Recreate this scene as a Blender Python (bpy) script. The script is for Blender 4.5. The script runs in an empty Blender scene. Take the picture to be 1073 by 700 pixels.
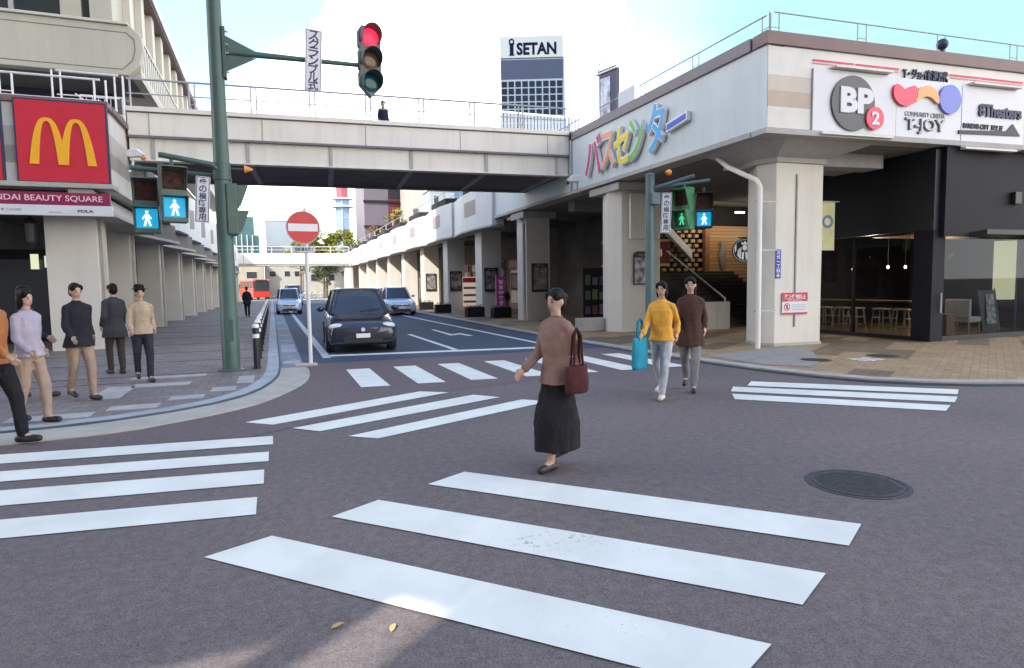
import bpy, bmesh, math, random
from mathutils import Vector, Matrix, noise as mnoise
R = math.radians
rnd = random.Random(7)
S = bpy.context.scene
COL = S.collection

# ------------------------------------------------------------------ camera
YAW, PITCH, ROLL, FPX = 0.361646, -0.077465, -0.015515, 660.0
fw = Vector((math.sin(YAW)*math.cos(PITCH), math.cos(YAW)*math.cos(PITCH), math.sin(PITCH)))
r0 = Vector((math.cos(YAW), -math.sin(YAW), 0)); u0 = r0.cross(fw)
cr, sr = math.cos(ROLL), math.sin(ROLL)
rv = cr*r0 + sr*u0; uv = -sr*r0 + cr*u0
cam = bpy.data.cameras.new('camera'); camo = bpy.data.objects.new('camera', cam); COL.objects.link(camo)
cam.sensor_fit = 'HORIZONTAL'; cam.sensor_width = 36; cam.lens = FPX/1073*36
cam.clip_start = 0.05; cam.clip_end = 5000
camo.matrix_world = Matrix(((rv.x, uv.x, -fw.x, 0), (rv.y, uv.y, -fw.y, 0), (rv.z, uv.z, -fw.z, 1.6), (0, 0, 0, 1)))
S.camera = camo

# ------------------------------------------------------------------ world, sun, exposure
S.view_settings.view_transform = 'Standard'; S.view_settings.look = 'None'
S.view_settings.gamma = 1; S.view_settings.exposure = 2.0; S.view_settings.use_curve_mapping = False
SUN_EL = 38.0; SUN_DIR = Vector((0.774, 0.633, 0)).normalized()      # horizontal direction the light travels
w = bpy.data.worlds.new('World'); S.world = w; w.use_nodes = True
nt = w.node_tree; nt.nodes.clear()
N = nt.nodes.new; L = nt.links.new
out = N('ShaderNodeOutputWorld'); bg = N('ShaderNodeBackground'); L(bg.outputs[0], out.inputs[0])
sky = N('ShaderNodeTexSky'); sky.sky_type = 'NISHITA'; sky.sun_disc = False
sky.sun_elevation = R(SUN_EL); sky.sun_rotation = math.atan2(-SUN_DIR.x, -SUN_DIR.y)
sky.air_density = 1.0; sky.dust_density = 0.3; sky.ozone_density = 2.0
tc = N('ShaderNodeTexCoord'); mp = N('ShaderNodeMapping'); mp.inputs['Scale'].default_value = (1, 1, 2.2)
mp.inputs['Location'].default_value = (0.35, 0.1, 0.0)
nz = N('ShaderNodeTexNoise'); nz.inputs['Scale'].default_value = 1.7; nz.inputs['Detail'].default_value = 7; nz.inputs['Roughness'].default_value = 0.55
L(tc.outputs['Generated'], mp.inputs[0]); L(mp.outputs[0], nz.inputs['Vector'])
# thinner cloud towards the zenith and towards the east side, thick white cloud low over the street
sx = N('ShaderNodeSeparateXYZ'); L(tc.outputs['Generated'], sx.inputs[0])
mz = N('ShaderNodeMath'); mz.operation = 'MULTIPLY_ADD'; mz.inputs[1].default_value = -0.72; L(sx.outputs[2], mz.inputs[0]); L(nz.outputs[0], mz.inputs[2])
mx = N('ShaderNodeMath'); mx.operation = 'MULTIPLY_ADD'; mx.inputs[1].default_value = 0.0; L(sx.outputs[0], mx.inputs[0]); L(mz.outputs[0], mx.inputs[2])
prev = mx.outputs[0]
# two breaks in the cloud, one over the bus station and one over the shopping building
for dv, lo, hi, am in (((0.73, 0.57, 0.37), 0.94, 0.99, -1.3), ((-0.17, 0.91, 0.38), 0.955, 0.995, -0.4)):
    dp = N('ShaderNodeVectorMath'); dp.operation = 'DOT_PRODUCT'; dp.inputs[1].default_value = Vector(dv).normalized(); L(tc.outputs['Generated'], dp.inputs[0])
    mr_ = N('ShaderNodeMapRange'); mr_.inputs[1].default_value = lo; mr_.inputs[2].default_value = hi; mr_.inputs[3].default_value = 0; mr_.inputs[4].default_value = am; L(dp.outputs['Value'], mr_.inputs[0])
    ad_ = N('ShaderNodeMath'); L(mr_.outputs[0], ad_.inputs[0]); L(prev, ad_.inputs[1]); prev = ad_.outputs[0]
rp = N('ShaderNodeValToRGB'); rp.color_ramp.elements[0].position = 0.02; rp.color_ramp.elements[1].position = 0.17
L(prev, rp.inputs[0])
mix = N('ShaderNodeMix'); mix.data_type = 'RGBA'; mix.inputs['B'].default_value = (7.2, 6.95, 6.6, 1)
L(rp.outputs[0], mix.inputs['Factor']); L(sky.outputs[0], mix.inputs['A']); res = mix.outputs['Result']
for dv, lo, hi, am, cc in (((0.76, 0.55, 0.36), 0.945, 0.992, 1.0, (1.02, 1.72, 1.72, 1)), ((-0.17, 0.91, 0.38), 0.965, 0.998, 0.4, (1.25, 1.6, 1.8, 1))):
    dp = N('ShaderNodeVectorMath'); dp.operation = 'DOT_PRODUCT'; dp.inputs[1].default_value = Vector(dv).normalized(); L(tc.outputs['Generated'], dp.inputs[0])
    ns_ = N('ShaderNodeMath'); ns_.operation = 'MULTIPLY_ADD'; ns_.inputs[1].default_value = -0.10; L(nz.outputs[0], ns_.inputs[0]); L(dp.outputs['Value'], ns_.inputs[2])
    mr_ = N('ShaderNodeMapRange'); mr_.interpolation_type = 'SMOOTHSTEP'; mr_.inputs[1].default_value = lo-0.05; mr_.inputs[2].default_value = hi-0.05; mr_.inputs[3].default_value = 0; mr_.inputs[4].default_value = am; L(ns_.outputs[0], mr_.inputs[0])
    m2_ = N('ShaderNodeMix'); m2_.data_type = 'RGBA'; m2_.inputs['B'].default_value = cc; L(mr_.outputs[0], m2_.inputs['Factor']); L(res, m2_.inputs['A']); res = m2_.outputs['Result']
L(res, bg.inputs[0])
bg.inputs[1].default_value = 0.15
sl = bpy.data.lights.new('sun', 'SUN'); sl.energy = 2.0; sl.angle = R(0.3); sl.color = (1, 0.94, 0.85)
so = bpy.data.objects.new('sun', sl); COL.objects.link(so)
ld = Vector((SUN_DIR.x*math.cos(R(SUN_EL)), SUN_DIR.y*math.cos(R(SUN_EL)), -math.sin(R(SUN_EL))))
so.rotation_euler = ld.to_track_quat('-Z', 'Y').to_euler(); so.location = (-30, -25, 40)

# ------------------------------------------------------------------ materials
def nodes(name):
    m = bpy.data.materials.new(name); m.use_nodes = True
    t = m.node_tree; b = t.nodes['Principled BSDF']
    return m, t, b
def M(name, col, rough=0.6, var=0.10, scale=5.0, bump=0.0, metal=0.0, dirt=0.0, dirtcol=(0.12, 0.11, 0.10), spec=0.4, bscale=60.0, coat=0.0):
    """a surface whose colour wanders a little, with optional rain streaks and fine bump"""
    m, t, b = nodes(name)
    n = t.nodes.new; l = t.links.new
    co = n('ShaderNodeNewGeometry')
    nz = n('ShaderNodeTexNoise'); nz.inputs['Scale'].default_value = scale; nz.inputs['Detail'].default_value = 6
    l(co.outputs['Position'], nz.inputs['Vector'])
    mr = n('ShaderNodeMapRange'); mr.inputs[1].default_value = 0.3; mr.inputs[2].default_value = 0.7
    mr.inputs[3].default_value = 1-var; mr.inputs[4].default_value = 1+var
    l(nz.outputs[0], mr.inputs[0])
    vm = n('ShaderNodeVectorMath'); vm.operation = 'SCALE'; vm.inputs[0].default_value = col[:3]
    l(mr.outputs[0], vm.inputs['Scale'])
    c = vm.outputs[0]
    if dirt:
        mp = n('ShaderNodeMapping'); mp.inputs['Scale'].default_value = (2.6, 2.6, 0.22); l(co.outputs['Position'], mp.inputs[0])
        n2 = n('ShaderNodeTexNoise'); n2.inputs['Scale'].default_value = 1.6; n2.inputs['Detail'].default_value = 8; n2.inputs['Roughness'].default_value = 0.65
        l(mp.outputs[0], n2.inputs['Vector'])
        m2 = n('ShaderNodeMapRange'); m2.inputs[1].default_value = 0.48; m2.inputs[2].default_value = 0.8; m2.inputs[3].default_value = 0; m2.inputs[4].default_value = dirt
        l(n2.outputs[0], m2.inputs[0])
        mx = n('ShaderNodeMix'); mx.data_type = 'RGBA'; mx.inputs['B'].default_value = (*dirtcol, 1)
        l(m2.outputs[0], mx.inputs['Factor']); l(c, mx.inputs['A']); c = mx.outputs['Result']
    l(c, b.inputs['Base Color'])
    b.inputs['Roughness'].default_value = rough; b.inputs['Metallic'].default_value = metal
    b.inputs['Specular IOR Level'].default_value = spec; b.inputs['Coat Weight'].default_value = coat
    if bump:
        n3 = n('ShaderNodeTexNoise'); n3.inputs['Scale'].default_value = bscale; n3.inputs['Detail'].default_value = 5
        l(co.outputs['Position'], n3.inputs['Vector'])
        bp = n('ShaderNodeBump'); bp.inputs['Strength'].default_value = bump; bp.inputs['Distance'].default_value = 0.01
        l(n3.outputs[0], bp.inputs['Height']); l(bp.outputs[0], b.inputs['Normal'])
    return m
def EM(name, col, strength=1.0):
    m, t, b = nodes(name)
    b.inputs['Base Color'].default_value = (col[0]*0.4, col[1]*0.4, col[2]*0.4, 1)
    b.inputs['Emission Color'].default_value = (*col, 1); b.inputs['Emission Strength'].default_value = strength
    return m
def GLASS(name, tint=(0.82, 0.85, 0.85), clear=0.9):
    m, t, b = nodes(name)
    n = t.nodes.new; l = t.links.new
    tr = n('ShaderNodeBsdfTransparent'); tr.inputs[0].default_value = (tint[0]*clear, tint[1]*clear, tint[2]*clear, 1)
    gl = n('ShaderNodeBsdfGlossy'); gl.inputs['Roughness'].default_value = 0.02; gl.inputs[0].default_value = (0.26, 0.27, 0.29, 1)
    lw_ = n('ShaderNodeLayerWeight'); lw_.inputs[0].default_value = 0.5
    pw = n('ShaderNodeMath'); pw.operation = 'POWER'; pw.inputs[1].default_value = 4.0; l(lw_.outputs['Facing'], pw.inputs[0])
    fr = n('ShaderNodeMath'); fr.operation = 'MULTIPLY_ADD'; fr.inputs[1].default_value = 0.9; fr.inputs[2].default_value = 0.05; l(pw.outputs[0], fr.inputs[0])
    mx = n('ShaderNodeMixShader'); l(fr.outputs[0], mx.inputs[0]); l(tr.outputs[0], mx.inputs[1]); l(gl.outputs[0], mx.inputs[2])
    l(mx.outputs[0], t.nodes['Material Output'].inputs[0])
    return m
def ASPHALT(name, col, col2, speck=0.35):
    m, t, b = nodes(name)
    n = t.nodes.new; l = t.links.new
    co = n('ShaderNodeNewGeometry')
    big = n('ShaderNodeTexNoise'); big.inputs['Scale'].default_value = 0.35; big.inputs['Detail'].default_value = 5; l(co.outputs['Position'], big.inputs['Vector'])
    r1 = n('ShaderNodeMapRange'); r1.inputs[1].default_value = 0.35; r1.inputs[2].default_value = 0.65; l(big.outputs[0], r1.inputs[0])
    mx = n('ShaderNodeMix'); mx.data_type = 'RGBA'; mx.inputs['A'].default_value = (*col, 1); mx.inputs['B'].default_value = (*col2, 1); l(r1.outputs[0], mx.inputs['Factor'])
    med = n('ShaderNodeTexNoise'); med.inputs['Scale'].default_value = 14; med.inputs['Detail'].default_value = 4; l(co.outputs['Position'], med.inputs['Vector'])
    fine = n('ShaderNodeTexVoronoi'); fine.inputs['Scale'].default_value = 130; l(co.outputs['Position'], fine.inputs['Vector'])
    sp = n('ShaderNodeMapRange'); sp.inputs[3].default_value = 1-speck; sp.inputs[4].default_value = 1+speck
    ss = n('ShaderNodeSeparateColor'); l(fine.outputs['Color'], ss.inputs[0]); l(ss.outputs[0], sp.inputs[0])
    m2 = n('ShaderNodeMapRange'); m2.inputs[1].default_value = 0.3; m2.inputs[2].default_value = 0.7; m2.inputs[3].default_value = 0.86; m2.inputs[4].default_value = 1.14; l(med.outputs[0], m2.inputs[0])
    mm = n('ShaderNodeMath'); mm.operation = 'MULTIPLY'; l(sp.outputs[0], mm.inputs[0]); l(m2.outputs[0], mm.inputs[1])
    # sparse pale chips and dark oil spots
    st = n('ShaderNodeTexNoise'); st.inputs['Scale'].default_value = 2.3; st.inputs['Detail'].default_value = 9; st.inputs['Roughness'].default_value = 0.7; l(co.outputs['Position'], st.inputs['Vector'])
    sr_ = n('ShaderNodeMapRange'); sr_.inputs[1].default_value = 0.62; sr_.inputs[2].default_value = 0.72; sr_.inputs[3].default_value = 1; sr_.inputs[4].default_value = 0.8; l(st.outputs[0], sr_.inputs[0])
    m3 = n('ShaderNodeMath'); m3.operation = 'MULTIPLY'; l(mm.outputs[0], m3.inputs[0]); l(sr_.outputs[0], m3.inputs[1])
    vm = n('ShaderNodeVectorMath'); vm.operation = 'SCALE'; l(mx.outputs['Result'], vm.inputs[0]); l(m3.outputs[0], vm.inputs['Scale'])
    l(vm.outputs[0], b.inputs['Base Color']); b.inputs['Roughness'].default_value = 0.85; b.inputs['Specular IOR Level'].default_value = 0.3
    bp = n('ShaderNodeBump'); bp.inputs['Strength'].default_value = 0.5; bp.inputs['Distance'].default_value = 0.006; l(fine.outputs['Distance'], bp.inputs['Height']); l(bp.outputs[0], b.inputs['Normal'])
    return m
def ROADPAINT(name, col, under):
    m, t, b = nodes(name)
    n = t.nodes.new; l = t.links.new
    co = n('ShaderNodeNewGeometry')
    a = n('ShaderNodeTexNoise'); a.inputs['Scale'].default_value = 26; a.inputs['Detail'].default_value = 8; a.inputs['Roughness'].default_value = 0.75; l(co.outputs['Position'], a.inputs['Vector'])
    g = n('ShaderNodeTexNoise'); g.inputs['Scale'].default_value = 0.9; g.inputs['Detail'].default_value = 3; l(co.outputs['Position'], g.inputs['Vector'])
    ad = n('ShaderNodeMath'); ad.operation = 'MULTIPLY_ADD'; ad.inputs[1].default_value = 0.55; l(g.outputs[0], ad.inputs[0]); l(a.outputs[0], ad.inputs[2])
    r = n('ShaderNodeMapRange'); r.inputs[1].default_value = 0.925; r.inputs[2].default_value = 1.05; l(ad.outputs[0], r.inputs[0])
    d = n('ShaderNodeTexNoise'); d.inputs['Scale'].default_value = 2.2; d.inputs['Detail'].default_value = 7; l(co.outputs['Position'], d.inputs['Vector'])
    r2 = n('ShaderNodeMapRange'); r2.inputs[1].default_value = 0.35; r2.inputs[2].default_value = 0.7; r2.inputs[3].default_value = 1.0; r2.inputs[4].default_value = 0.86; l(d.outputs[0], r2.inputs[0])
    vm = n('ShaderNodeVectorMath'); vm.operation = 'SCALE'; vm.inputs[0].default_value = col; l(r2.outputs[0], vm.inputs['Scale'])
    mx = n('ShaderNodeMix'); mx.data_type = 'RGBA'; mx.inputs['B'].default_value = (*under, 1)
    l(r.outputs[0], mx.inputs['Factor']); l(vm.outputs[0], mx.inputs['A']); l(mx.outputs['Result'], b.inputs['Base Color'])
    b.inputs['Roughness'].default_value = 0.7
    bp = n('ShaderNodeBump'); bp.inputs['Strength'].default_value = 0.25; bp.inputs['Distance'].default_value = 0.004; l(a.outputs[0], bp.inputs['Height']); l(bp.outputs[0], b.inputs['Normal'])
    return m
def PAVERS(name, c1, c2, mortar, bw=0.3, bh=0.15, rot=0.0, band=None, bandcol=None):
    m, t, b = nodes(name)
    n = t.nodes.new; l = t.links.new
    co = n('ShaderNodeNewGeometry')
    mp = n('ShaderNodeMapping'); mp.inputs['Rotation'].default_value = (0, 0, rot); l(co.outputs['Position'], mp.inputs[0])
    br = n('ShaderNodeTexBrick'); br.inputs['Scale'].default_value = 1.0
    br.inputs['Color1'].default_value = (*c1, 1); br.inputs['Color2'].default_value = (*c2, 1); br.inputs['Mortar'].default_value = (*mortar, 1)
    br.inputs['Mortar Size'].default_value = 0.006; br.inputs['Brick Width'].default_value = bw; br.inputs['Row Height'].default_value = bh; br.inputs['Bias'].default_value = -0.1
    l(mp.outputs[0], br.inputs['Vector'])
    c = br.outputs['Color']
    if band:
        wv = n('ShaderNodeTexBrick'); wv.inputs['Scale'].default_value = 1.0; wv.inputs['Brick Width'].default_value = band[0]; wv.inputs['Row Height'].default_value = band[1]; wv.inputs['Mortar Size'].default_value = 0.0
        wv.inputs['Color1'].default_value = (1, 1, 1, 1); wv.inputs['Color2'].default_value = (0, 0, 0, 1)
        l(mp.outputs[0], wv.inputs['Vector'])
        rr = n('ShaderNodeMapRange'); rr.inputs[1].default_value = 0.55; rr.inputs[2].default_value = 0.6; l(wv.outputs['Color'], rr.inputs[0])
        mu = n('ShaderNodeMix'); mu.data_type = 'RGBA'; mu.blend_type = 'MULTIPLY'; mu.inputs['B'].default_value = (*bandcol, 1)
        l(rr.outputs[0], mu.inputs['Factor']); l(c, mu.inputs['A']); c = mu.outputs['Result']
    nz = n('ShaderNodeTexNoise'); nz.inputs['Scale'].default_value = 1.3; nz.inputs['Detail'].default_value = 8; nz.inputs['Roughness'].default_value = 0.65; l(co.outputs['Position'], nz.inputs['Vector'])
    mr = n('ShaderNodeMapRange'); mr.inputs[1].default_value = 0.3; mr.inputs[2].default_value = 0.7; mr.inputs[3].default_value = 0.8; mr.inputs[4].default_value = 1.15; l(nz.outputs[0], mr.inputs[0])
    vm = n('ShaderNodeVectorMath'); vm.operation = 'SCALE'; l(c, vm.inputs[0]); l(mr.outputs[0], vm.inputs['Scale'])
    l(vm.outputs[0], b.inputs['Base Color']); b.inputs['Roughness'].default_value = 0.75
    bp = n('ShaderNodeBump'); bp.inputs['Strength'].default_value = 0.3; bp.inputs['Distance'].default_value = 0.006; bp.invert = True; l(br.outputs['Fac'], bp.inputs['Height']); l(bp.outputs[0], b.inputs['Normal'])
    return m
def BANDS(name, stops, z0, z1, rough=0.6):
    """tiles laid in flat horizontal bands: stops = [(from fraction, colour)]"""
    m, t, b = nodes(name)
    n = t.nodes.new; l = t.links.new
    co = n('ShaderNodeNewGeometry'); s = n('ShaderNodeSeparateXYZ'); l(co.outputs['Position'], s.inputs[0])
    mr = n('ShaderNodeMapRange'); mr.inputs[1].default_value = z0; mr.inputs[2].default_value = z1; l(s.outputs[2], mr.inputs[0])
    cr_ = n('ShaderNodeValToRGB'); cr_.color_ramp.interpolation = 'CONSTANT'
    e = cr_.color_ramp.elements; e[0].position = stops[0][0]; e[0].color = (*stops[0][1], 1); e[1].position = stops[1][0]; e[1].color = (*stops[1][1], 1)
    for p, c in stops[2:]:
        k = e.new(p); k.color = (*c, 1)
    l(mr.outputs[0], cr_.inputs[0])
    nz = n('ShaderNodeTexNoise'); nz.inputs['Scale'].default_value = 3; nz.inputs['Detail'].default_value = 7; l(co.outputs['Position'], nz.inputs['Vector'])
    m2 = n('ShaderNodeMapRange'); m2.inputs[3].default_value = 0.85; m2.inputs[4].default_value = 1.12; l(nz.outputs[0], m2.inputs[0])
    vm = n('ShaderNodeVectorMath'); vm.operation = 'SCALE'; l(cr_.outputs[0], vm.inputs[0]); l(m2.outputs[0], vm.inputs['Scale'])
    l(vm.outputs[0], b.inputs['Base Color']); b.inputs['Roughness'].default_value = rough
    return m
def WOOD(name, c1, c2, pitch=0.16):
    m, t, b = nodes(name)
    n = t.nodes.new; l = t.links.new
    co = n('ShaderNodeNewGeometry'); s = n('ShaderNodeSeparateXYZ'); l(co.outputs['Position'], s.inputs[0])
    fl = n('ShaderNodeMath'); fl.operation = 'DIVIDE'; fl.inputs[1].default_value = pitch; l(s.outputs[2], fl.inputs[0])
    f2 = n('ShaderNodeMath'); f2.operation = 'FRACT'; l(fl.outputs[0], f2.inputs[0])
    gt = n('ShaderNodeMath'); gt.operation = 'GREATER_THAN'; gt.inputs[1].default_value = 0.12; l(f2.outputs[0], gt.inputs[0])
    fo = n('ShaderNodeMath'); fo.operation = 'FLOOR'; l(fl.outputs[0], fo.inputs[0])
    wn = n('ShaderNodeTexWhiteNoise'); wn.noise_dimensions = '1D'; l(fo.outputs[0], wn.inputs['W'])
    mx = n('ShaderNodeMix'); mx.data_type = 'RGBA'; mx.inputs['A'].default_value = (*c1, 1); mx.inputs['B'].default_value = (*c2, 1); l(wn.outputs[0], mx.inputs['Factor'])
    vm = n('ShaderNodeVectorMath'); vm.operation = 'SCALE'; l(mx.outputs['Result'], vm.inputs[0])
    mr = n('ShaderNodeMapRange'); mr.inputs[3].default_value = 0.15; mr.inputs[4].default_value = 1; l(gt.outputs[0], mr.inputs[0]); l(mr.outputs[0], vm.inputs['Scale'])
    l(vm.outputs[0], b.inputs['Base Color']); b.inputs['Roughness'].default_value = 0.5
    return m

ROADC = (0.130, 0.109, 0.106)
m_road = ASPHALT('asphalt', ROADC, (0.158, 0.129, 0.121), 0.26)
m_redroad = ASPHALT('reddish asphalt', (0.135, 0.104, 0.104), (0.15, 0.114, 0.113), 0.24)
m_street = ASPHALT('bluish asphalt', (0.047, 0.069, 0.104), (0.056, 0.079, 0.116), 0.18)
m_paint = ROADPAINT('road paint', (0.735, 0.735, 0.655), ROADC)
m_paint_worn = ROADPAINT('worn road paint', (0.46, 0.49, 0.54), ROADC)
m_pave = PAVERS('brown pavers', (0.17, 0.14, 0.135), (0.215, 0.18, 0.165), (0.07, 0.06, 0.06), 0.3, 0.3, 0)
m_pave_light = M('pale paving', (0.36, 0.345, 0.33), 0.8, 0.12, 4, 0.2)
m_joint = M('paving joint', (0.05, 0.045, 0.045), 0.9)
m_tan = PAVERS('tan pavers', (0.285, 0.19, 0.095), (0.355, 0.245, 0.135), (0.21, 0.15, 0.09), 0.24, 0.12, R(-32), (1.9, 0.62), (0.50, 0.50, 0.56))
m_kerb = M('concrete kerb', (0.36, 0.34, 0.31), 0.85, 0.15, 3, 0.3, dirt=0.0)
m_apron = M('tan concrete apron', (0.40, 0.375, 0.32), 0.85, 0.12, 2.5, 0.3)
m_gutter = M('blue grey gutter', (0.19, 0.215, 0.25), 0.8, 0.22, 2.2, 0.3)
m_kerb_blue = M('pale blue kerb stone', (0.31, 0.345, 0.385), 0.75, 0.2, 2.0, 0.2)
m_stone_dark = M('dark joint', (0.08, 0.09, 0.11), 0.85)
m_iron = M('cast iron', (0.055, 0.055, 0.06), 0.65, 0.25, 20, 0.5, 0.3)
m_cream = M('cream cladding', (0.735, 0.695, 0.625), 0.6, 0.05, 0.8, 0.03, dirt=0.28, dirtcol=(0.33, 0.30, 0.26))
m_cream_b = M('bright cream cladding', (0.70, 0.68, 0.63), 0.55, 0.05, 0.8, 0.03, dirt=0.15, dirtcol=(0.40, 0.37, 0.33))
m_cream_l = M('yellowed cream cladding', (0.47, 0.445, 0.365), 0.6, 0.05, 0.8, 0.03, dirt=0.25, dirtcol=(0.28, 0.26, 0.21))
m_cream_lb = M('pale yellowed cladding', (0.56, 0.54, 0.47), 0.55, 0.05, 0.8, 0.03, dirt=0.15, dirtcol=(0.36, 0.33, 0.28))
m_column = M('painted column', (0.62, 0.59, 0.53), 0.6, 0.05, 0.9, 0.05, dirt=0.22, dirtcol=(0.36, 0.33, 0.29))
m_greyblue = M('blue grey cladding', (0.57, 0.625, 0.645), 0.55, 0.05, 0.7, 0.03, dirt=0.22, dirtcol=(0.36, 0.37, 0.38))
m_bay = M('white bay cladding', (0.62, 0.635, 0.65), 0.55, 0.06, 0.8, 0.03, dirt=0.3, dirtcol=(0.36, 0.37, 0.38))
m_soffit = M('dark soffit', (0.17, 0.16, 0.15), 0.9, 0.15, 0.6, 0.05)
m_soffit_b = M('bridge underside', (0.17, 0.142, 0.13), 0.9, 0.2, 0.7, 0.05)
m_beam = M('grey steel beam', (0.17, 0.165, 0.165), 0.7, 0.1)
m_eave = M('grey eave', (0.40, 0.385, 0.36), 0.7, 0.08, 1.5, dirt=0.3)
m_brown = M('brown coping', (0.19, 0.12, 0.115), 0.5, 0.1, 2)
m_purple = M('grey purple coping', (0.20, 0.175, 0.195), 0.5, 0.1, 2)
m_dark = M('dark interior', (0.014, 0.013, 0.014), 0.8, 0.2, 2)
m_clad = M('blue black cladding', (0.009, 0.0095, 0.015), 0.45, 0.15, 1.2)
m_clad_g = M('charcoal cladding', (0.0145, 0.0145, 0.020), 0.6, 0.15, 1.2, spec=0.15)
m_steel_w = M('white painted steel', (0.70, 0.70, 0.69), 0.4, 0.05, 6)
m_steel_g = M('grey steel', (0.38, 0.39, 0.41), 0.4, 0.08, 6)
m_green = M('green painted steel', (0.062, 0.108, 0.092), 0.45, 0.1, 3, dirt=0.25, dirtcol=(0.07, 0.09, 0.08))
m_teal = M('teal painted steel', (0.075, 0.125, 0.135), 0.45, 0.1, 3)
m_house = M('green signal housing', (0.075, 0.115, 0.095), 0.45, 0.1, 4)
m_houseg = M('grey signal housing', (0.10, 0.12, 0.13), 0.45, 0.1, 4)
m_black = M('black plastic', (0.022, 0.022, 0.024), 0.45, 0.1, 6)
m_rubber = M('rubber', (0.02, 0.02, 0.021), 0.8, 0.15, 10)
m_white = M('white enamel', (0.78, 0.78, 0.77), 0.4, 0.03, 3)
m_signw = M('white sign face', (0.64, 0.645, 0.68), 0.35, 0.03, 2)
m_red = M('red sign face', (0.56, 0.028, 0.05), 0.4, 0.06, 2)
m_redroundel = M('red enamel', (0.62, 0.06, 0.055), 0.4, 0.06, 6)
m_yellow = M('golden yellow', (0.86, 0.42, 0.03), 0.4, 0.03, 3)
m_maroon = M('maroon board', (0.24, 0.02, 0.075), 0.45, 0.06, 3)
m_pinktext = M('pink lettering', (0.80, 0.52, 0.58), 0.5)
m_ink = M('dark ink', (0.03, 0.03, 0.045), 0.5)
m_inkblue = M('navy ink', (0.03, 0.035, 0.09), 0.5)
m_greytext = M('grey lettering', (0.30, 0.30, 0.31), 0.5)
m_discgrey = M('charcoal disc', (0.085, 0.088, 0.095), 0.4, 0.05)
m_coral = M('coral red', (0.80, 0.07, 0.13), 0.4, 0.04)
m_orange = M('soft orange', (0.85, 0.40, 0.16), 0.4, 0.04)
m_blue = M('periwinkle blue', (0.17, 0.21, 0.62), 0.4, 0.04)
m_pinkline = M('pink line', (0.85, 0.30, 0.36), 0.5)
m_redline = M('red line', (0.72, 0.06, 0.12), 0.5)
m_glass = GLASS('shop glass')
m_dglass = M('dark window glass', (0.03, 0.035, 0.042), 0.06, 0.1, 1, spec=0.6)
m_bglass = M('blue window glass', (0.06, 0.10, 0.17), 0.12, 0.15, 0.4, spec=0.6)
m_wood = WOOD('warm slats', (0.30, 0.17, 0.07), (0.38, 0.22, 0.10), 0.135)
m_rail = M('grey railing paint', (0.34, 0.35, 0.37), 0.4, 0.05, 6)
m_stool = M('pale wood', (0.42, 0.28, 0.16), 0.55, 0.15, 6)
m_woodbrown = M('brown wood', (0.20, 0.10, 0.05), 0.55, 0.2, 5)
m_lamp = EM('lit tube', (1, 0.95, 0.86), 1.2)
m_warm = EM('warm bulb', (1, 0.85, 0.6), 4.0)
m_redlit = EM('red lamp lit', (1.0, 0.03, 0.09), 0.30)
m_cyanlit = EM('cyan lamp lit', (0.004, 0.40, 0.72), 0.20)
m_manlit = EM('white walking figure lit', (0.85, 1.0, 0.95), 0.3)
m_greenlit = EM('green walking figure lit', (0.05, 0.9, 0.35), 0.2)
m_amberoff = M('unlit amber lens', (0.16, 0.09, 0.045), 0.15, 0.2, 20)
m_greenoff = M('unlit green lens', (0.01, 0.09, 0.10), 0.15, 0.2, 20)
m_redoff = M('unlit red lens', (0.045, 0.02, 0.017), 0.6, 0.5, 14, spec=0.1)
m_amberhorn = M('orange plastic', (0.75, 0.24, 0.04), 0.4)

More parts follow.
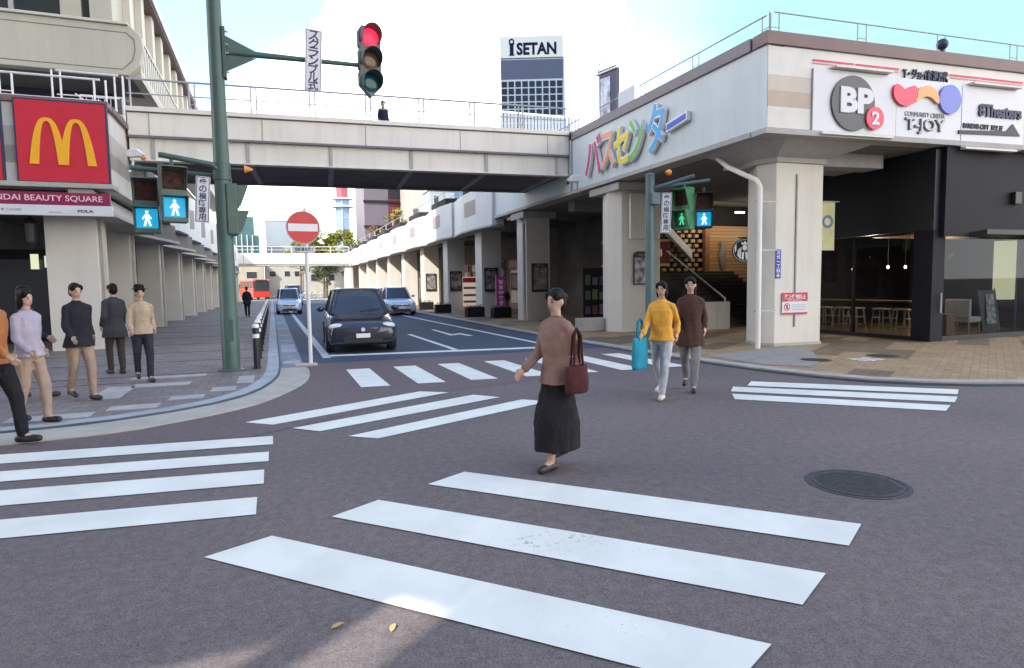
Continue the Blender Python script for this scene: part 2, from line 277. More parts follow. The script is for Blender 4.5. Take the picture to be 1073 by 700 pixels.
# ------------------------------------------------------------------ mesh helpers
WM = {}
class MB:
    def __init__(s): s.v = []; s.f = []
    def add(s, vs, fs, M_=None):
        o = len(s.v)
        for p in vs:
            p = Vector(p); s.v.append(M_ @ p if M_ is not None else p)
        s.f += [tuple(i+o for i in f) for f in fs]; return s
    def box(s, x0, x1, y0, y1, z0, z1, M_=None):
        return s.add([(x0,y0,z0),(x1,y0,z0),(x1,y1,z0),(x0,y1,z0),(x0,y0,z1),(x1,y0,z1),(x1,y1,z1),(x0,y1,z1)],
                     [(0,3,2,1),(4,5,6,7),(0,1,5,4),(1,2,6,5),(2,3,7,6),(3,0,4,7)], M_)
    def extr(s, pts, vec, M_=None):
        n = len(pts); v = Vector(vec); P = [Vector(p) for p in pts]
        return s.add(P + [p+v for p in P], [tuple(reversed(range(n))), tuple(range(n, 2*n))] + [(i, (i+1) % n, (i+1) % n+n, i+n) for i in range(n)], M_)
    def prism(s, xy, z0, z1, M_=None): return s.extr([(x, y, z0) for x, y in xy], (0, 0, z1-z0), M_)
    def poly(s, pts, M_=None): return s.add(pts, [tuple(range(len(pts)))], M_)
    def tube(s, pts, r, n=10, M_=None):
        P = [Vector(p) for p in pts]; k = len(P); rs = r if isinstance(r, (list, tuple)) else [r]*k
        ref = None; vs = []
        for i, p in enumerate(P):
            t = (P[min(i+1, k-1)] - P[max(i-1, 0)]).normalized()
            if ref is None: ref = Vector((0, 0, 1)) if abs(t.z) < 0.9 else Vector((1, 0, 0))
            a = t.cross(ref).normalized(); b = a.cross(t).normalized(); ref = b
            vs += [p + rs[i]*(math.cos(2*math.pi*j/n)*a + math.sin(2*math.pi*j/n)*b) for j in range(n)]
        fs = [(i*n+j, i*n+(j+1) % n, (i+1)*n+(j+1) % n, (i+1)*n+j) for i in range(k-1) for j in range(n)]
        fs += [tuple(reversed(range(n))), tuple(range((k-1)*n, k*n))]
        return s.add(vs, fs, M_)
    def rings(s, rg, n=20, M_=None, loop=False):
        """rg = [(cx,cy,cz,rx,ry)] elliptical rings stacked along z"""
        vs = [(cx+rx*math.cos(2*math.pi*j/n), cy+ry*math.sin(2*math.pi*j/n), cz) for cx, cy, cz, rx, ry in rg for j in range(n)]
        k = len(rg)
        fs = [(i*n+j, i*n+(j+1) % n, (i+1)*n+(j+1) % n, (i+1)*n+j) for i in range(k-1) for j in range(n)]
        fs += [((k-1)*n+j, (k-1)*n+(j+1) % n, (j+1) % n, j) for j in range(n)] if loop else [tuple(reversed(range(n))), tuple(range((k-1)*n, k*n))]
        return s.add(vs, fs, M_)
    def lathe(s, prof, c=(0, 0, 0), n=20, M_=None):
        return s.rings([(c[0], c[1], c[2]+z, max(r, 1e-4), max(r, 1e-4)) for r, z in prof], n, M_)
    def ell(s, c, rx, ry, rz, n=16, k=10, M_=None):
        return s.rings([(c[0], c[1], c[2]-rz*math.cos(math.pi*i/k), max(1e-4, rx*math.sin(math.pi*i/k)), max(1e-4, ry*math.sin(math.pi*i/k))) for i in range(k+1)], n, M_)
    def disc(s, c, r, z0, z1, n=32, M_=None): return s.prism([(c[0]+r*math.cos(2*math.pi*i/n), c[1]+r*math.sin(2*math.pi*i/n)) for i in range(n)], z0, z1, M_)
    def cap(s, p0, r0, p1, r1, n=12):
        """rounded tapered limb"""
        p0, p1 = Vector(p0), Vector(p1); d = (p1-p0); ln = d.length
        if ln < 1e-6: return s.ell(p0, r0, r0, r0)
        q = d.to_track_quat('Z', 'Y').to_matrix().to_4x4(); q.translation = p0
        pr = [(r0*math.sin(a), -r0*math.cos(a)) for a in (0.05, 0.5, 1.0)] + [(r0, 0), (r1, ln)] + [(r1*math.cos(a), ln+r1*math.sin(a)) for a in (0.55, 1.05, 1.5)]
        return s.lathe(pr, (0, 0, 0), n, q)
    def mesh(s, name, smooth=False, M_=None):
        me = bpy.data.meshes.new(name)
        me.from_pydata([(M_ @ p) if M_ is not None else p for p in s.v], [], s.f)
        bm = bmesh.new(); bm.from_mesh(me); bmesh.ops.recalc_face_normals(bm, faces=bm.faces); bm.to_mesh(me); bm.free()
        if smooth:
            me.shade_smooth() if hasattr(me, 'shade_smooth') else None
            try: me.set_sharp_from_angle(angle=R(40))
            except Exception: pass
        return me
def obj(name, mb, mat, parent=None, smooth=False, bevel=0.0, world=False, loc=None, label=None):
    """link a mesh; WORLD: the shape is given in scene coordinates and is brought into its parent's"""
    M_ = None
    if parent is not None and world: M_ = WM[parent].inverted()
    if loc is not None: M_ = Matrix.Translation(-Vector(loc))
    me = mb.mesh(name, smooth, M_) if isinstance(mb, MB) else mb
    o = bpy.data.objects.new(name, me); COL.objects.link(o)
    if mat: me.materials.clear(); me.materials.append(mat)
    if parent is not None: o.parent = parent; WM[o] = WM[parent].copy()
    else:
        WM[o] = Matrix.Translation(loc) if loc is not None else Matrix()
        if loc is not None: o.location = loc
    if bevel:
        b = o.modifiers.new('edge', 'BEVEL'); b.width = bevel; b.segments = 2; b.limit_method = 'ANGLE'; b.angle_limit = R(40)
    if label: o['label'] = label
    return o
def struct(name, mb, mat, **k):
    o = obj(name, mb, mat, **k); o['kind'] = 'structure'; return o
def thing(name, label, cat, loc=(0, 0, 0), rotz=0.0, group=None, mat=None):
    o = bpy.data.objects.new(name, None); COL.objects.link(o); o.empty_display_size = 0.2
    m = mat if mat is not None else Matrix.Translation(loc) @ Matrix.Rotation(rotz, 4, 'Z')
    o.matrix_world = m; WM[o] = m.copy()
    o['label'] = label; o['category'] = cat
    if group: o['group'] = group
    return o
def tag(o, label, cat, group=None):
    o['label'] = label; o['category'] = cat
    if group: o['group'] = group
    return o
def dup(root, label=None, loc=None, rotz=None, mat=None):
    def cp(o, par):
        c = o.copy(); COL.objects.link(c)
        if par is not None: c.parent = par
        for ch in list(o.children): cp(ch, c)
        return c
    r = cp(root, None)
    if mat is not None: r.matrix_world = mat
    else:
        if loc is not None: r.location = loc
        if rotz is not None: r.rotation_euler = (0, 0, rotz)
    WM[r] = mat.copy() if mat is not None else Matrix.Translation(r.location) @ Matrix.Rotation(r.rotation_euler.z, 4, 'Z')
    if label: r['label'] = label
    return r
def frame(o, right, up=(0, 0, 1)):
    """local x runs right, y up, z out of the face towards the viewer"""
    r = Vector(right).normalized(); u = Vector(up).normalized(); n = r.cross(u).normalized(); u = n.cross(r)
    return Matrix(((r.x, u.x, n.x, o[0]), (r.y, u.y, n.y, o[1]), (r.z, u.z, n.z, o[2]), (0, 0, 0, 1)))
_tc = {}
def glyphs(body, bold=0.0):
    """outline of some writing as a mesh one unit high at most, then cached"""
    k = (body, bold)
    if k in _tc: return _tc[k]
    c = bpy.data.curves.new('writing', 'FONT'); c.body = body; c.size = 1; c.extrude = 0.5; c.offset = bold; c.resolution_u = 3
    o = bpy.data.objects.new('writing', c); COL.objects.link(o)
    bpy.context.view_layer.update()
    dg = bpy.context.evaluated_depsgraph_get(); me = bpy.data.meshes.new_from_object(o.evaluated_get(dg))
    vs = [v.co.copy() for v in me.vertices]; fs = [tuple(p.vertices) for p in me.polygons]
    bpy.data.objects.remove(o); bpy.data.curves.remove(c); bpy.data.meshes.remove(me)
    x0 = min(v.x for v in vs); x1 = max(v.x for v in vs); y0 = min(v.y for v in vs); y1 = max(v.y for v in vs)
    vs = [Vector(((v.x-x0)/(x1-x0)-0.5, (v.y-y0)/(y1-y0)-0.5, v.z)) for v in vs]
    _tc[k] = (vs, fs, (x1-x0)/(y1-y0)); return _tc[k]
def write(mb, body, cx, cy, h, z0, z1, w=None, bold=0.0, M_=None):
    vs, fs, asp = glyphs(body, bold); w = w or asp*h
    T = Matrix.Translation((cx, cy, (z0+z1)/2)) @ Matrix.Diagonal((w, h, abs(z1-z0), 1))
    return mb.add(vs, fs, (M_ @ T) if M_ is not None else T)
def column_write(mb, body, cx, ytop, size, pitch, z0, z1, bold=0.0):
    for i, ch in enumerate(body): write(mb, ch, cx, ytop-pitch*(i+0.5), size*(0.18 if ch in '一ー・' else 1), z0, z1, w=size, bold=bold)
    return mb
def offset_line(pts, d):
    o = []
    for i, p in enumerate(pts):
        a = Vector(pts[max(i-1, 0)]); b = Vector(pts[min(i+1, len(pts)-1)]); t = (b-a).normalized()
        o.append((p[0]-t.y*d, p[1]+t.x*d))
    return o
def smooth_line(pts, k=6):
    """Catmull-Rom through 2-D points"""
    P = [Vector(p) for p in pts]; o = []
    for i in range(len(P)-1):
        a, b, c, d = P[max(i-1, 0)], P[i], P[i+1], P[min(i+2, len(P)-1)]
        for j in range(k):
            t = j/k
            o.append(tuple(0.5*((2*b)+(c-a)*t+(2*a-5*b+4*c-d)*t*t+(3*b-a-3*c+d)*t**3)))
    return o+[tuple(P[-1])]
def strip(l1, l2, z0, z1):
    """a solid ribbon between two lines of equal length"""
    mb = MB(); n = len(l1)
    vs = [(x, y, z1) for x, y in l1] + [(x, y, z1) for x, y in l2] + [(x, y, z0) for x, y in l1] + [(x, y, z0) for x, y in l2]
    fs = []
    for i in range(n-1):
        fs += [(i, i+1, n+i+1, n+i), (2*n+i, i, i+1, 2*n+i+1)[::1], (n+i, n+i+1, 3*n+i+1, 3*n+i)]
    fs = [f if len(set(f)) == 4 else f for f in fs]
    fs2 = []
    for i in range(n-1):
        fs2 += [(i, i+1, n+i+1, n+i), (2*n+i, 2*n+i+1, i+1, i), (n+i, n+i+1, 3*n+i+1, 3*n+i)]
    fs2 += [(0, n, 3*n, 2*n), (n-1, 2*n-1, 4*n-1, 3*n-1)]
    return mb.add(vs, fs2)

# ================================================================== GROUND
def resample(pts, n):
    d = [0]
    for a, b in zip(pts, pts[1:]): d.append(d[-1]+math.dist(a, b))
    o = []; k = 0
    for i in range(n):
        s = d[-1]*i/(n-1)
        while k < len(d)-2 and d[k+1] < s: k += 1
        t = (s-d[k])/max(d[k+1]-d[k], 1e-9); a, b = pts[k], pts[k+1]
        o.append((a[0]+(b[0]-a[0])*t, a[1]+(b[1]-a[1])*t))
    return o
struct('road', MB().poly([(-1500, -1500, 0), (1500, -1500, 0), (1500, 1500, 0), (-1500, 1500, 0)]), m_road)
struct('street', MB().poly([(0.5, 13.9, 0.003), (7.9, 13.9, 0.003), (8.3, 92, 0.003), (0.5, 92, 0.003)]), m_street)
# the reddish resurfaced fan by the left kerb
struct('reddish_road', MB().poly([(-9, 7.9, 0.004), (-3, 7.6, 0.004), (-1.6, 7.45, 0.004), (-0.3, 7.3, 0.004), (0.6, 7.9, 0.004), (2.2, 9.2, 0.004), (5.2, 10.0, 0.004), (7.7, 10.6, 0.004), (7.7, 13.6, 0.004), (0.55, 13.7, 0.004), (-2.2, 8.4, 0.004), (-9, 8.4, 0.004)]), m_redroad)
inner = smooth_line([(0.1, 95), (0.1, 40), (0.1, 18), (0.09, 13.3), (-0.02, 11.6), (-0.33, 10.3), (-0.84, 9.5), (-1.6, 8.95), (-2.5, 8.65), (-4.5, 8.55), (-9, 8.85), (-18, 9.6)], 8)
outer = smooth_line([(0.55, 95), (0.55, 40), (0.55, 18), (0.53, 13.9), (0.60, 13.0), (0.55, 11.7), (0.34, 10.7), (-0.1, 9.6), (-0.5, 9.02), (-1.2, 8.45), (-2, 8.08), (-4.5, 7.9), (-9, 8.15), (-18, 8.9)], 8)
cut_i = [p for p in inner if p[1] >= 13.3]; cut_o = [p for p in outer if p[1] >= 13.3]
n1 = 60
gi, go = resample(cut_i, n1), resample(cut_o, n1)
struct('gutter', strip(gi, go, -0.1, 0.012), m_gutter)
ai = resample([cut_i[-1]]+[p for p in inner if p[1] < 13.3], 70); ao = resample([cut_o[-1]]+[p for p in outer if p[1] < 13.3], 70)
struct('kerb_apron', strip(ai, ao, -0.1, 0.02), m_apron)
iall = resample(inner, 160)
struct('kerb_joint', strip(offset_line(iall, 0.0), offset_line(iall, -0.035), -0.1, 0.042), m_stone_dark)
struct('kerb_stone', strip(offset_line(iall, -0.035), offset_line(iall, -0.26), -0.1, 0.05), m_kerb_blue)
edge = offset_line(iall, -0.26)
struct('sidewalk', MB().prism([(x, y) for x, y in edge] + [(-60, 10), (-60, 95)], -0.1, 0.046), m_pave)
# pale pads in the gutter, pale stepped paving along the curve, dark expansion joints
pads = MB()
for y, h in ((14.1, 0.5), (16.6, 2.3), (20.2, 0.35), (22.6, 0.4), (26.5, 0.4), (31, 0.5), (37, 0.5)): pads.box(0.15, 0.50, y, y+h, 0.004, 0.016)
struct('gutter_cover', pads, m_kerb_blue)
pp = MB()
for x0, x1, y0, y1 in ((-0.62, -0.36, 11.3, 12.2), (-0.95, -0.6, 10.55, 11.0), (-1.45, -1.0, 10.0, 10.35), (-2.1, -1.5, 9.45, 9.8), (-3.1, -2.2, 9.1, 9.45), (-4.4, -3.3, 9.0, 9.3),
                       (-2.2, -1.35, 11.55, 11.95), (-2.55, -2.15, 10.5, 11.75), (-2.4, -1.2, 12.6, 12.9), (-5.6, -5.0, 10.5, 13.8)): pp.box(x0, x1, y0, y1, 0.03, 0.050)
struct('pale_paving', pp, m_pave_light)
jt = MB()
for y in (13.05, 15.4, 17.6, 20.2, 23.2, 26.2, 30, 34, 38, 43, 48): jt.box(-9, -0.3, y, y+0.035, 0.03, 0.0505)
jt.box(-9, -2.4, 12.2, 12.23, 0.03, 0.0505)
struct('paving_joint', jt, m_joint)
# ---- far corner pavement on the bus station side
kr = smooth_line([(8.2, 95), (8.15, 50), (8.0, 30), (7.75, 20), (7.75, 14), (7.85, 11), (7.97, 9.5), (8.08, 8.8), (8.2, 8.2), (8.45, 7.45), (8.85, 6.85), (9.5, 6.3), (10.3, 5.9), (11.6, 5.5), (14, 5.05), (20, 4.4), (60, 1)], 8)
kr = resample(kr, 200)
struct('kerb_edge', strip(kr, offset_line(kr, 0.05), -0.1, 0.03), m_stone_dark)
struct('kerb', strip(offset_line(kr, 0.05), offset_line(kr, 0.34), -0.1, 0.055), m_kerb)
kin = offset_line(kr, 0.34)
struct('pavement', MB().prism(kin + [(80, 1), (80, 95)], -0.1, 0.05), m_tan)
gw = MB().poly([(8.5, 10.9, 0.056), (8.45, 10.2, 0.056), (8.55, 9.1, 0.056), (9.0, 8.6, 0.056), (9.9, 9.25, 0.056), (11.6, 11.2, 0.056), (10.9, 11.5, 0.056)])
struct('grey_paving', gw, M('grey paving', (.25, .235, .215), .8, .15, 3, .2))
# ---- painted markings, one sheet each
def paint(pts, worn=False):
    return struct('road_marking', MB().poly([(x, y, 0.0065) for x, y in pts]), m_paint_worn if worn else m_paint)
for P in ([(-.45,4.08),(-.07,4.27),(1.99,2.09),(1.61,1.90)], [(.32,4.47),(.68,4.69),(2.76,2.51),(2.38,2.30)], [(1.11,4.91),(1.48,5.12),(3.54,2.95),(3.18,2.73)],
          [(-.37,8.13),(-.06,7.84),(2.42,9.12),(2.04,9.40)], [(.15,7.55),(.43,7.25),(2.98,8.40),(2.69,8.76)], [(.70,6.88),(.98,6.64),(3.48,7.80),(3.20,8.10)],
          [(7.10,7.99),(6.75,7.68),(8.77,5.86),(9.16,6.11)], [(6.50,7.70),(6.19,7.38),(8.17,5.49),(8.59,5.74)], [(6.07,7.21),(5.82,6.86),(7.54,5.17),(7.93,5.38)]): paint(P)
for y, wd in ((7.23, .39), (6.54, .36), (5.90, .43), (5.13, .40)):
    xr = -0.06 - (7.23-y)*0.055
    paint([(xr, y), (xr, y-wd), (-3.4, y-wd+0.40), (-3.4, y+0.40)])
for x in (1.28, 2.20, 3.11, 4.11, 5.04, 5.98, 6.92): paint([(x, 12.58), (x-0.015, 10.22-0.03*(x-1.28)), (x+.445, 10.17-0.03*(x-1.28)), (x+.445, 12.56)])
paint([(1.21, 15.52), (6.66, 14.83), (6.66, 14.46), (1.21, 15.17)])
paint([(1.02, 92), (1.2, 92), (1.2, 14.9), (1.02, 14.9)], True)
paint([(4.17, 21), (4.31, 21), (4.31, 15.22), (4.17, 15.22)])
for y in (27, 38, 49): paint([(4.17, y+6), (4.31, y+6), (4.31, y), (4.17, y)])
paint([(6.66, 92), (6.82, 92), (6.84, 14.6), (6.68, 14.6)])
paint([(5.42, 22.8), (5.55, 22.8), (5.50, 20.2), (5.88, 20.55), (5.98, 19.3), (5.80, 19.2), (5.72, 20.0), (5.33, 19.7)])
# ---- iron covers
def cover(x, y, r, z, label, slab=False):
    t = thing('manhole_cover', label, 'manhole cover', (x, y, z), group='iron covers in the ground')
    obj('cover_frame', MB().lathe([(r, -0.02), (r, 0.004), (r-0.035, 0.005), (r-0.036, -0.02)], n=40), m_iron, t)
    mb = MB().disc((0, 0), r-0.05, -0.02, 0.006, 40)
    for i in range(-10, 11):
        for j in range(-10, 11):
            cx, cy = (i+0.5*(j % 2))*r*0.088, j*r*0.088
            if math.hypot(cx, cy) < r-0.08: mb.box(cx-r*0.03, cx+r*0.03, cy-r*0.03, cy+r*0.03, 0.006, 0.009)
    obj('cover_plate', mb, m_iron, t)
cover(4.24, 3.58, 0.375, 0.0, 'round dark iron cover in the road near the crosswalk stripes')
cover(11.55, 9.25, 0.31, 0.05, 'round dark cover in the tan paving in front of the cafe glass')
cover(9.85, 9.35, 0.31, 0.05, 'round brownish cover in the tan paving beside the red notice column')
t = tag(obj('speckled_plate', MB().box(-0.28, 0.28, -0.2, 0.2, -0.02, 0.008), M('speckled plate', (0.45, 0.42, 0.38), 0.8, 0.9, 22), loc=None, bevel=0.004), 'small pale speckled cover plate set in the tan paving', 'cover plate')
t.location = (10.75, 8.95, 0.052)
for i, (x, y, a, lb) in enumerate(((0.22, 2.98, 0.4, 'dry tan leaf on the sunlit asphalt near the crosswalk stripe'), (0.46, 2.86, 1.2, 'flat curled leaf on asphalt beside the shaded crosswalk edge'))):
    mb = MB(); q = [(-.035, 0, .004), (-.012, .013, .010), (.02, .012, .008), (.038, 0, .004), (.018, -.014, .012), (-.014, -.012, .006)]
    mb.extr(q, (0, 0, 0.002)); o = tag(obj('leaf', mb, M('dry leaf', (0.46, 0.30, 0.13), 0.7)), lb, 'leaf', 'fallen leaves on the road'); o.location = (x, y, 0.002); o.rotation_euler.z = a

# ================================================================== helpers for railings and bays
def railing(parent, pts, z0, z1, spacing, mat=None, r=0.022, mids=(0.5,), twin=0.16, balusters=0.0):
    mat = mat or m_steel_w
    top = MB().tube([(x, y, z1) for x, y in pts], r*1.2, 8); obj('top_rail', top, mat, parent, True, world=True)
    for f in mids: obj('mid_rail', MB().tube([(x, y, z0+(z1-z0)*f) for x, y in pts], r*0.7, 6), mat, parent, True, world=True)
    d = [0]
    for a, b in zip(pts, pts[1:]): d.append(d[-1]+math.dist(a, b))
    n = max(1, round(d[-1]/spacing)); cnt = n+1
    for p in resample(pts, cnt):
        k = MB()
        for s in ((-twin/2, twin/2) if twin else (0,)):
            dx = (pts[-1][0]-pts[0][0])/max(d[-1], 1e-6); dy = (pts[-1][1]-pts[0][1])/max(d[-1], 1e-6)
            k.tube([(p[0]+s*dx, p[1]+s*dy, z0), (p[0]+s*dx, p[1]+s*dy, z1)], r, 6)
        if twin: k.tube([(p[0]-twin/2*dx, p[1]-twin/2*dy, z0+0.18), (p[0]+twin/2*dx, p[1]+twin/2*dy, z0+0.18)], r*0.6, 6)
        obj('post', k, mat, parent, True, world=True)
    if balusters:
        k = MB()
        for p in resample(pts, int(d[-1]/balusters)): k.tube([(p[0], p[1], z0+0.1), (p[0], p[1], z1-0.05)], r*0.5, 5)
        obj('baluster_grille', k, mat, parent, True, world=True)

# ================================================================== FOOTBRIDGE
def bridge_y(x): return 21.5 - 0.073*(x+3.8)
e1 = Vector((1, -0.073, 0)).normalized()
fb = thing('footbridge', 'cream pedestrian bridge spanning the street beside the overhead red signal', 'footbridge', (3, 21, 0))
def bslab(x0, x1, d0, d1, z0, z1, mb=None):
    mb = mb or MB(); nv = Vector((0.073, 1, 0)).normalized()
    a = Vector((x0, bridge_y(x0), 0)); b = Vector((x1, bridge_y(x1), 0))
    p = [a+nv*d0, b+nv*d0, b+nv*d1, a+nv*d1]
    return mb.prism([(q.x, q.y) for q in p], z0, z1)
XA, XB = -3.75, 10.02
obj('parapet', bslab(XA, XB, 0.0, 0.35, 6.1, 6.98), m_cream, fb, world=True, bevel=0.02)
obj('parapet_lip', bslab(XA, XB, -0.07, 0.0, 6.83, 6.96), m_cream, fb, world=True)
obj('parapet_groove', bslab(XA, XB, -0.03, 0.0, 6.09, 6.15), m_beam, fb, world=True)
obj('girder', bslab(XA, XB, 0.10, 0.35, 5.47, 6.085), m_cream, fb, world=True)
obj('girder_flange', bslab(XA, XB, 0.05, 0.36, 5.43, 5.469), m_cream, fb, world=True)
obj('rear_girder', bslab(XA, XB, 4.02, 4.32, 5.43, 6.98), m_soffit_b, fb, world=True)  # shade on the inner face is put into this dark colour
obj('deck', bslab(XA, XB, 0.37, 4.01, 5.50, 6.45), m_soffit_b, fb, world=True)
obj('lip_shadow_strip', bslab(XA, XB, -0.012, 0.0, 6.795, 6.829), m_beam, fb, world=True)  # dark strip painting the shadow line under the lip
for x in (-3.2, -0.1, 3.0, 6.1, 9.2):
    obj('seam', bslab(x, x+0.03, -0.012, 0.0, 6.16, 6.83), m_eave, fb, world=True)
for x in (-3.2, -0.6, 1.85, 4.4, 6.95, 9.5):
    obj('cross_beam', bslab(x, x+0.17, 0.37, 4.01, 5.44, 5.499), M('pale grey steel beam', (0.33, 0.32, 0.33), 0.7) if x < -3 else bpy.data.materials['pale grey steel beam'], fb, world=True)
    obj('stiffener', bslab(x+0.02, x+0.12, 0.06, 0.099, 5.475, 6.08), m_eave, fb, world=True)
nvv = Vector((0.073, 1, 0)).normalized()
for d in (0.17, 4.17):
    railing(fb, [(XA+nvv.x*d, bridge_y(XA)+nvv.y*d), (XB+nvv.x*d, bridge_y(XB)+nvv.y*d)], 6.97, 7.80, 1.75, m_rail, 0.027, (0.5,))

# ================================================================== BUS STATION BUILDING
bs = thing('bus_station', 'cream building on broad columns carrying the coloured letter sign', 'building', (12, 20, 0))
FE = Vector((0.998, -0.0637, 0)).normalized(); FN = Vector((-0.0637, -0.998, 0)).normalized()
def FP(x, off=0.0):
    t = (x-10.06)/FE.x; p = Vector((10.06, 10.97, 0)) + FE*t + FN*off; return p
def fslab(x0, x1, o0, o1, z0, z1, mb=None):
    mb = mb or MB(); p = [FP(x0, o0), FP(x1, o0), FP(x1, o1), FP(x0, o1)]
    return mb.prism([(q.x, q.y) for q in p], z0, z1)
m_fband = BANDS('tile bands', [(0, (0.66, 0.635, 0.58)), (0.275, (0.46, 0.37, 0.285)), (0.47, (0.55, 0.485, 0.42)), (0.66, (0.68, 0.655, 0.61))], 4.86, 6.6)
# street face, flat part; front face; corner kept square
obj('street_fascia', MB().prism([(10.06, 10.97), (10.06, 28.6), (10.5, 28.6), (10.5, 10.97)], 4.88, 6.62), m_greyblue, bs, world=True)
fp = [FP(10.5, 0.0), FP(40, 0.0), FP(40, -0.45), FP(10.5, -0.45)]
obj('front_fascia', MB().prism([(q.x, q.y) for q in fp], 4.88, 6.62), m_cream_b, bs, world=True)
obj('corner_tiles', fslab(10.075, 11.2, 0.0, 0.012, 4.9, 6.6), m_fband, bs, world=True)
obj('front_tiles', fslab(17.75, 40, 0.0, 0.012, 4.9, 6.6), m_fband, bs, world=True)
obj('coping', MB().prism([(10.0, 11.43), (10.0, 28.6), (10.52, 28.6), (10.52, 11.43)], 6.625, 6.9), m_purple, bs, world=True, bevel=0.01)
obj('coping', fslab(10.0, 40, 0.055, -0.42, 6.625, 6.9), m_brown, bs, world=True, bevel=0.01)
lip = [(9.98, 11.38), (9.98, 28.6), (10.55, 28.6), (10.55, 11.38)]
obj('slab_edge', MB().prism(lip, 4.76, 4.875), m_eave, bs, world=True)
obj('slab_edge', fslab(9.98, 40, 0.085, -0.4, 4.76, 4.875, None), m_eave, bs, world=True)
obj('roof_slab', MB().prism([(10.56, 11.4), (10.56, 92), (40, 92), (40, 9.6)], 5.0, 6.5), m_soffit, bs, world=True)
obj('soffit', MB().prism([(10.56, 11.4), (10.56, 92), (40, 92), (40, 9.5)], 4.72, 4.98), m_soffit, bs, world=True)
obj('soffit_beam', MB().prism([(11.0, 12.9), (11.0, 13.5), (14.6, 13.3), (14.6, 12.7)], 4.45, 4.715), m_eave, bs, world=True)
obj('soffit_beam', MB().prism([(12.45, 11.95), (14.5, 11.75), (14.5, 12.35), (12.45, 12.5)], 4.38, 4.715), m_eave, bs, world=True)
for y in (21.5, 28.5, 35.2, 42, 49, 56, 63, 70, 77, 84):
    obj('soffit_beam', MB().box(10.7, 16, y, y+0.5, 4.35, 4.715), m_soffit, bs, world=True)
# corner column with its flared head
def column(poly, z1, head=None, seam=None, mat=m_column):
    c = obj('column', MB().prism(poly, 0, z1), mat, bs, world=True, bevel=0.015)
    return c
cc = column([(11.10, 11.75), (12.46, 11.68), (12.46, 12.9), (11.33, 12.95), (10.93, 12.2)], 4.36)
obj('column_base', MB().prism([(11.085, 11.73), (12.48, 11.66), (12.48, 12.92), (11.31, 12.97), (10.91, 12.2)], 0.0, 0.12), m_eave, cc, world=True)
obj('seam', MB().box(11.655, 11.69, 11.69, 11.74, 0.5, 4.1), M('column seam', (0.30, 0.28, 0.26), 0.7), cc, world=True)
hd = MB()
lo = [(11.07, 11.7), (12.5, 11.62), (12.5, 13.0), (11.0, 13.0), (10.86, 12.2)]
hi = [(10.75, 11.12), (13.3, 10.98), (13.3, 13.3), (10.2, 13.4), (10.2, 11.6)]
hd.add([(x, y, 4.36) for x, y in lo]+[(x, y, 4.47) for x, y in lo]+[(x, y, 4.757) for x, y in hi],
       [(4, 3, 2, 1, 0), (10, 11, 12, 13, 14)] + [(i, (i+1) % 5, (i+1) % 5+5, i+5) for i in range(5)] + [(i+5, (i+1) % 5+5, (i+1) % 5+10, i+10) for i in range(5)])
obj('column_head', hd, m_eave, cc, world=True)
c1 = column([(10.40, 17.55), (11.78, 17.48), (11.78, 18.6), (10.36, 18.7), (10.12, 17.95)], 4.62)
obj('column_head', MB().prism([(10.08, 17.2), (12.1, 17.1), (12.1, 19.0), (10.08, 19.1)], 4.5, 4.718), m_eave, c1, world=True)
obj('raised_panel', MB().box(10.62, 11.72, 17.38, 17.50, 3.0, 4.42), m_column, c1, world=True, bevel=0.02)
for y in (25.2, 31.4, 38.2, 44.8, 52, 59, 66, 73, 80, 87):
    k = column([(10.25, y), (11.35, y), (11.35, y+1.1), (10.25, y+1.1)], 4.62)
    obj('column_head', MB().box(10.05, 11.55, y-0.2, y+1.3, 4.45, 4.718), m_eave, k, world=True)
# faceted bays further down the street
m_bsq = M('brown grey tile square', (0.30, 0.26, 0.25), 0.6, 0.08)
y = 28.62
while y < 88:
    p = [(10.12, y), (9.92, y+0.05), (9.74, y+1.9), (9.74, y+4.5), (10.04, y+7.1), (10.5, y+7.1), (10.5, y)]
    b = obj('bay', MB().prism(p, 4.5, 6.42), m_bay, bs, world=True)
    a = Vector((9.92, y+0.05)); c = Vector((9.74, y+1.9)); dd = (c-a).normalized(); nn = Vector((-dd.y, dd.x))
    q0 = c + Vector((0, 0.3)); 
    obj('tile_square', MB().prism([(9.728, y+2.1), (9.728, y+4.0), (9.75, y+4.0), (9.75, y+2.1)], 5.2, 5.95), m_bsq, b, world=True)
    obj('planter', MB().prism([(9.83, y+1.0), (9.80, y+4.4), (10.3, y+5.8), (10.5, y+5.8), (10.5, y+0.8)], 6.425, 6.80), m_dark, b, world=True)
    obj('bay_sill', MB().prism([(10.05, y-0.0), (9.86, y+0.05), (9.66, y+1.9), (9.66, y+4.5), (9.98, y+7.1), (10.5, y+7.1), (10.5, y)], 4.40, 4.495), m_eave, b, world=True)
    y += 7.2
railing(bs, [(10.28, 11.25), (10.28, 28.4)], 6.9, 7.35, 2.4, m_rail, 0.014, (), 0.25)
railing(bs, [(10.4, 11.15), (FP(20).x, FP(20, -0.25).y)], 6.9, 7.4, 2.6, m_rail, 0.013, (), 0.25)
railing(bs, [(10.4, 28.4), (10.4, 90)], 6.5, 7.5, 3.6, m_rail, 0.02, (0.5,), 0.2)
obj('junction_strip', MB().box(10.0, 10.055, 20.30, 20.42, 4.9, 6.95), m_steel_g, bs, world=True)
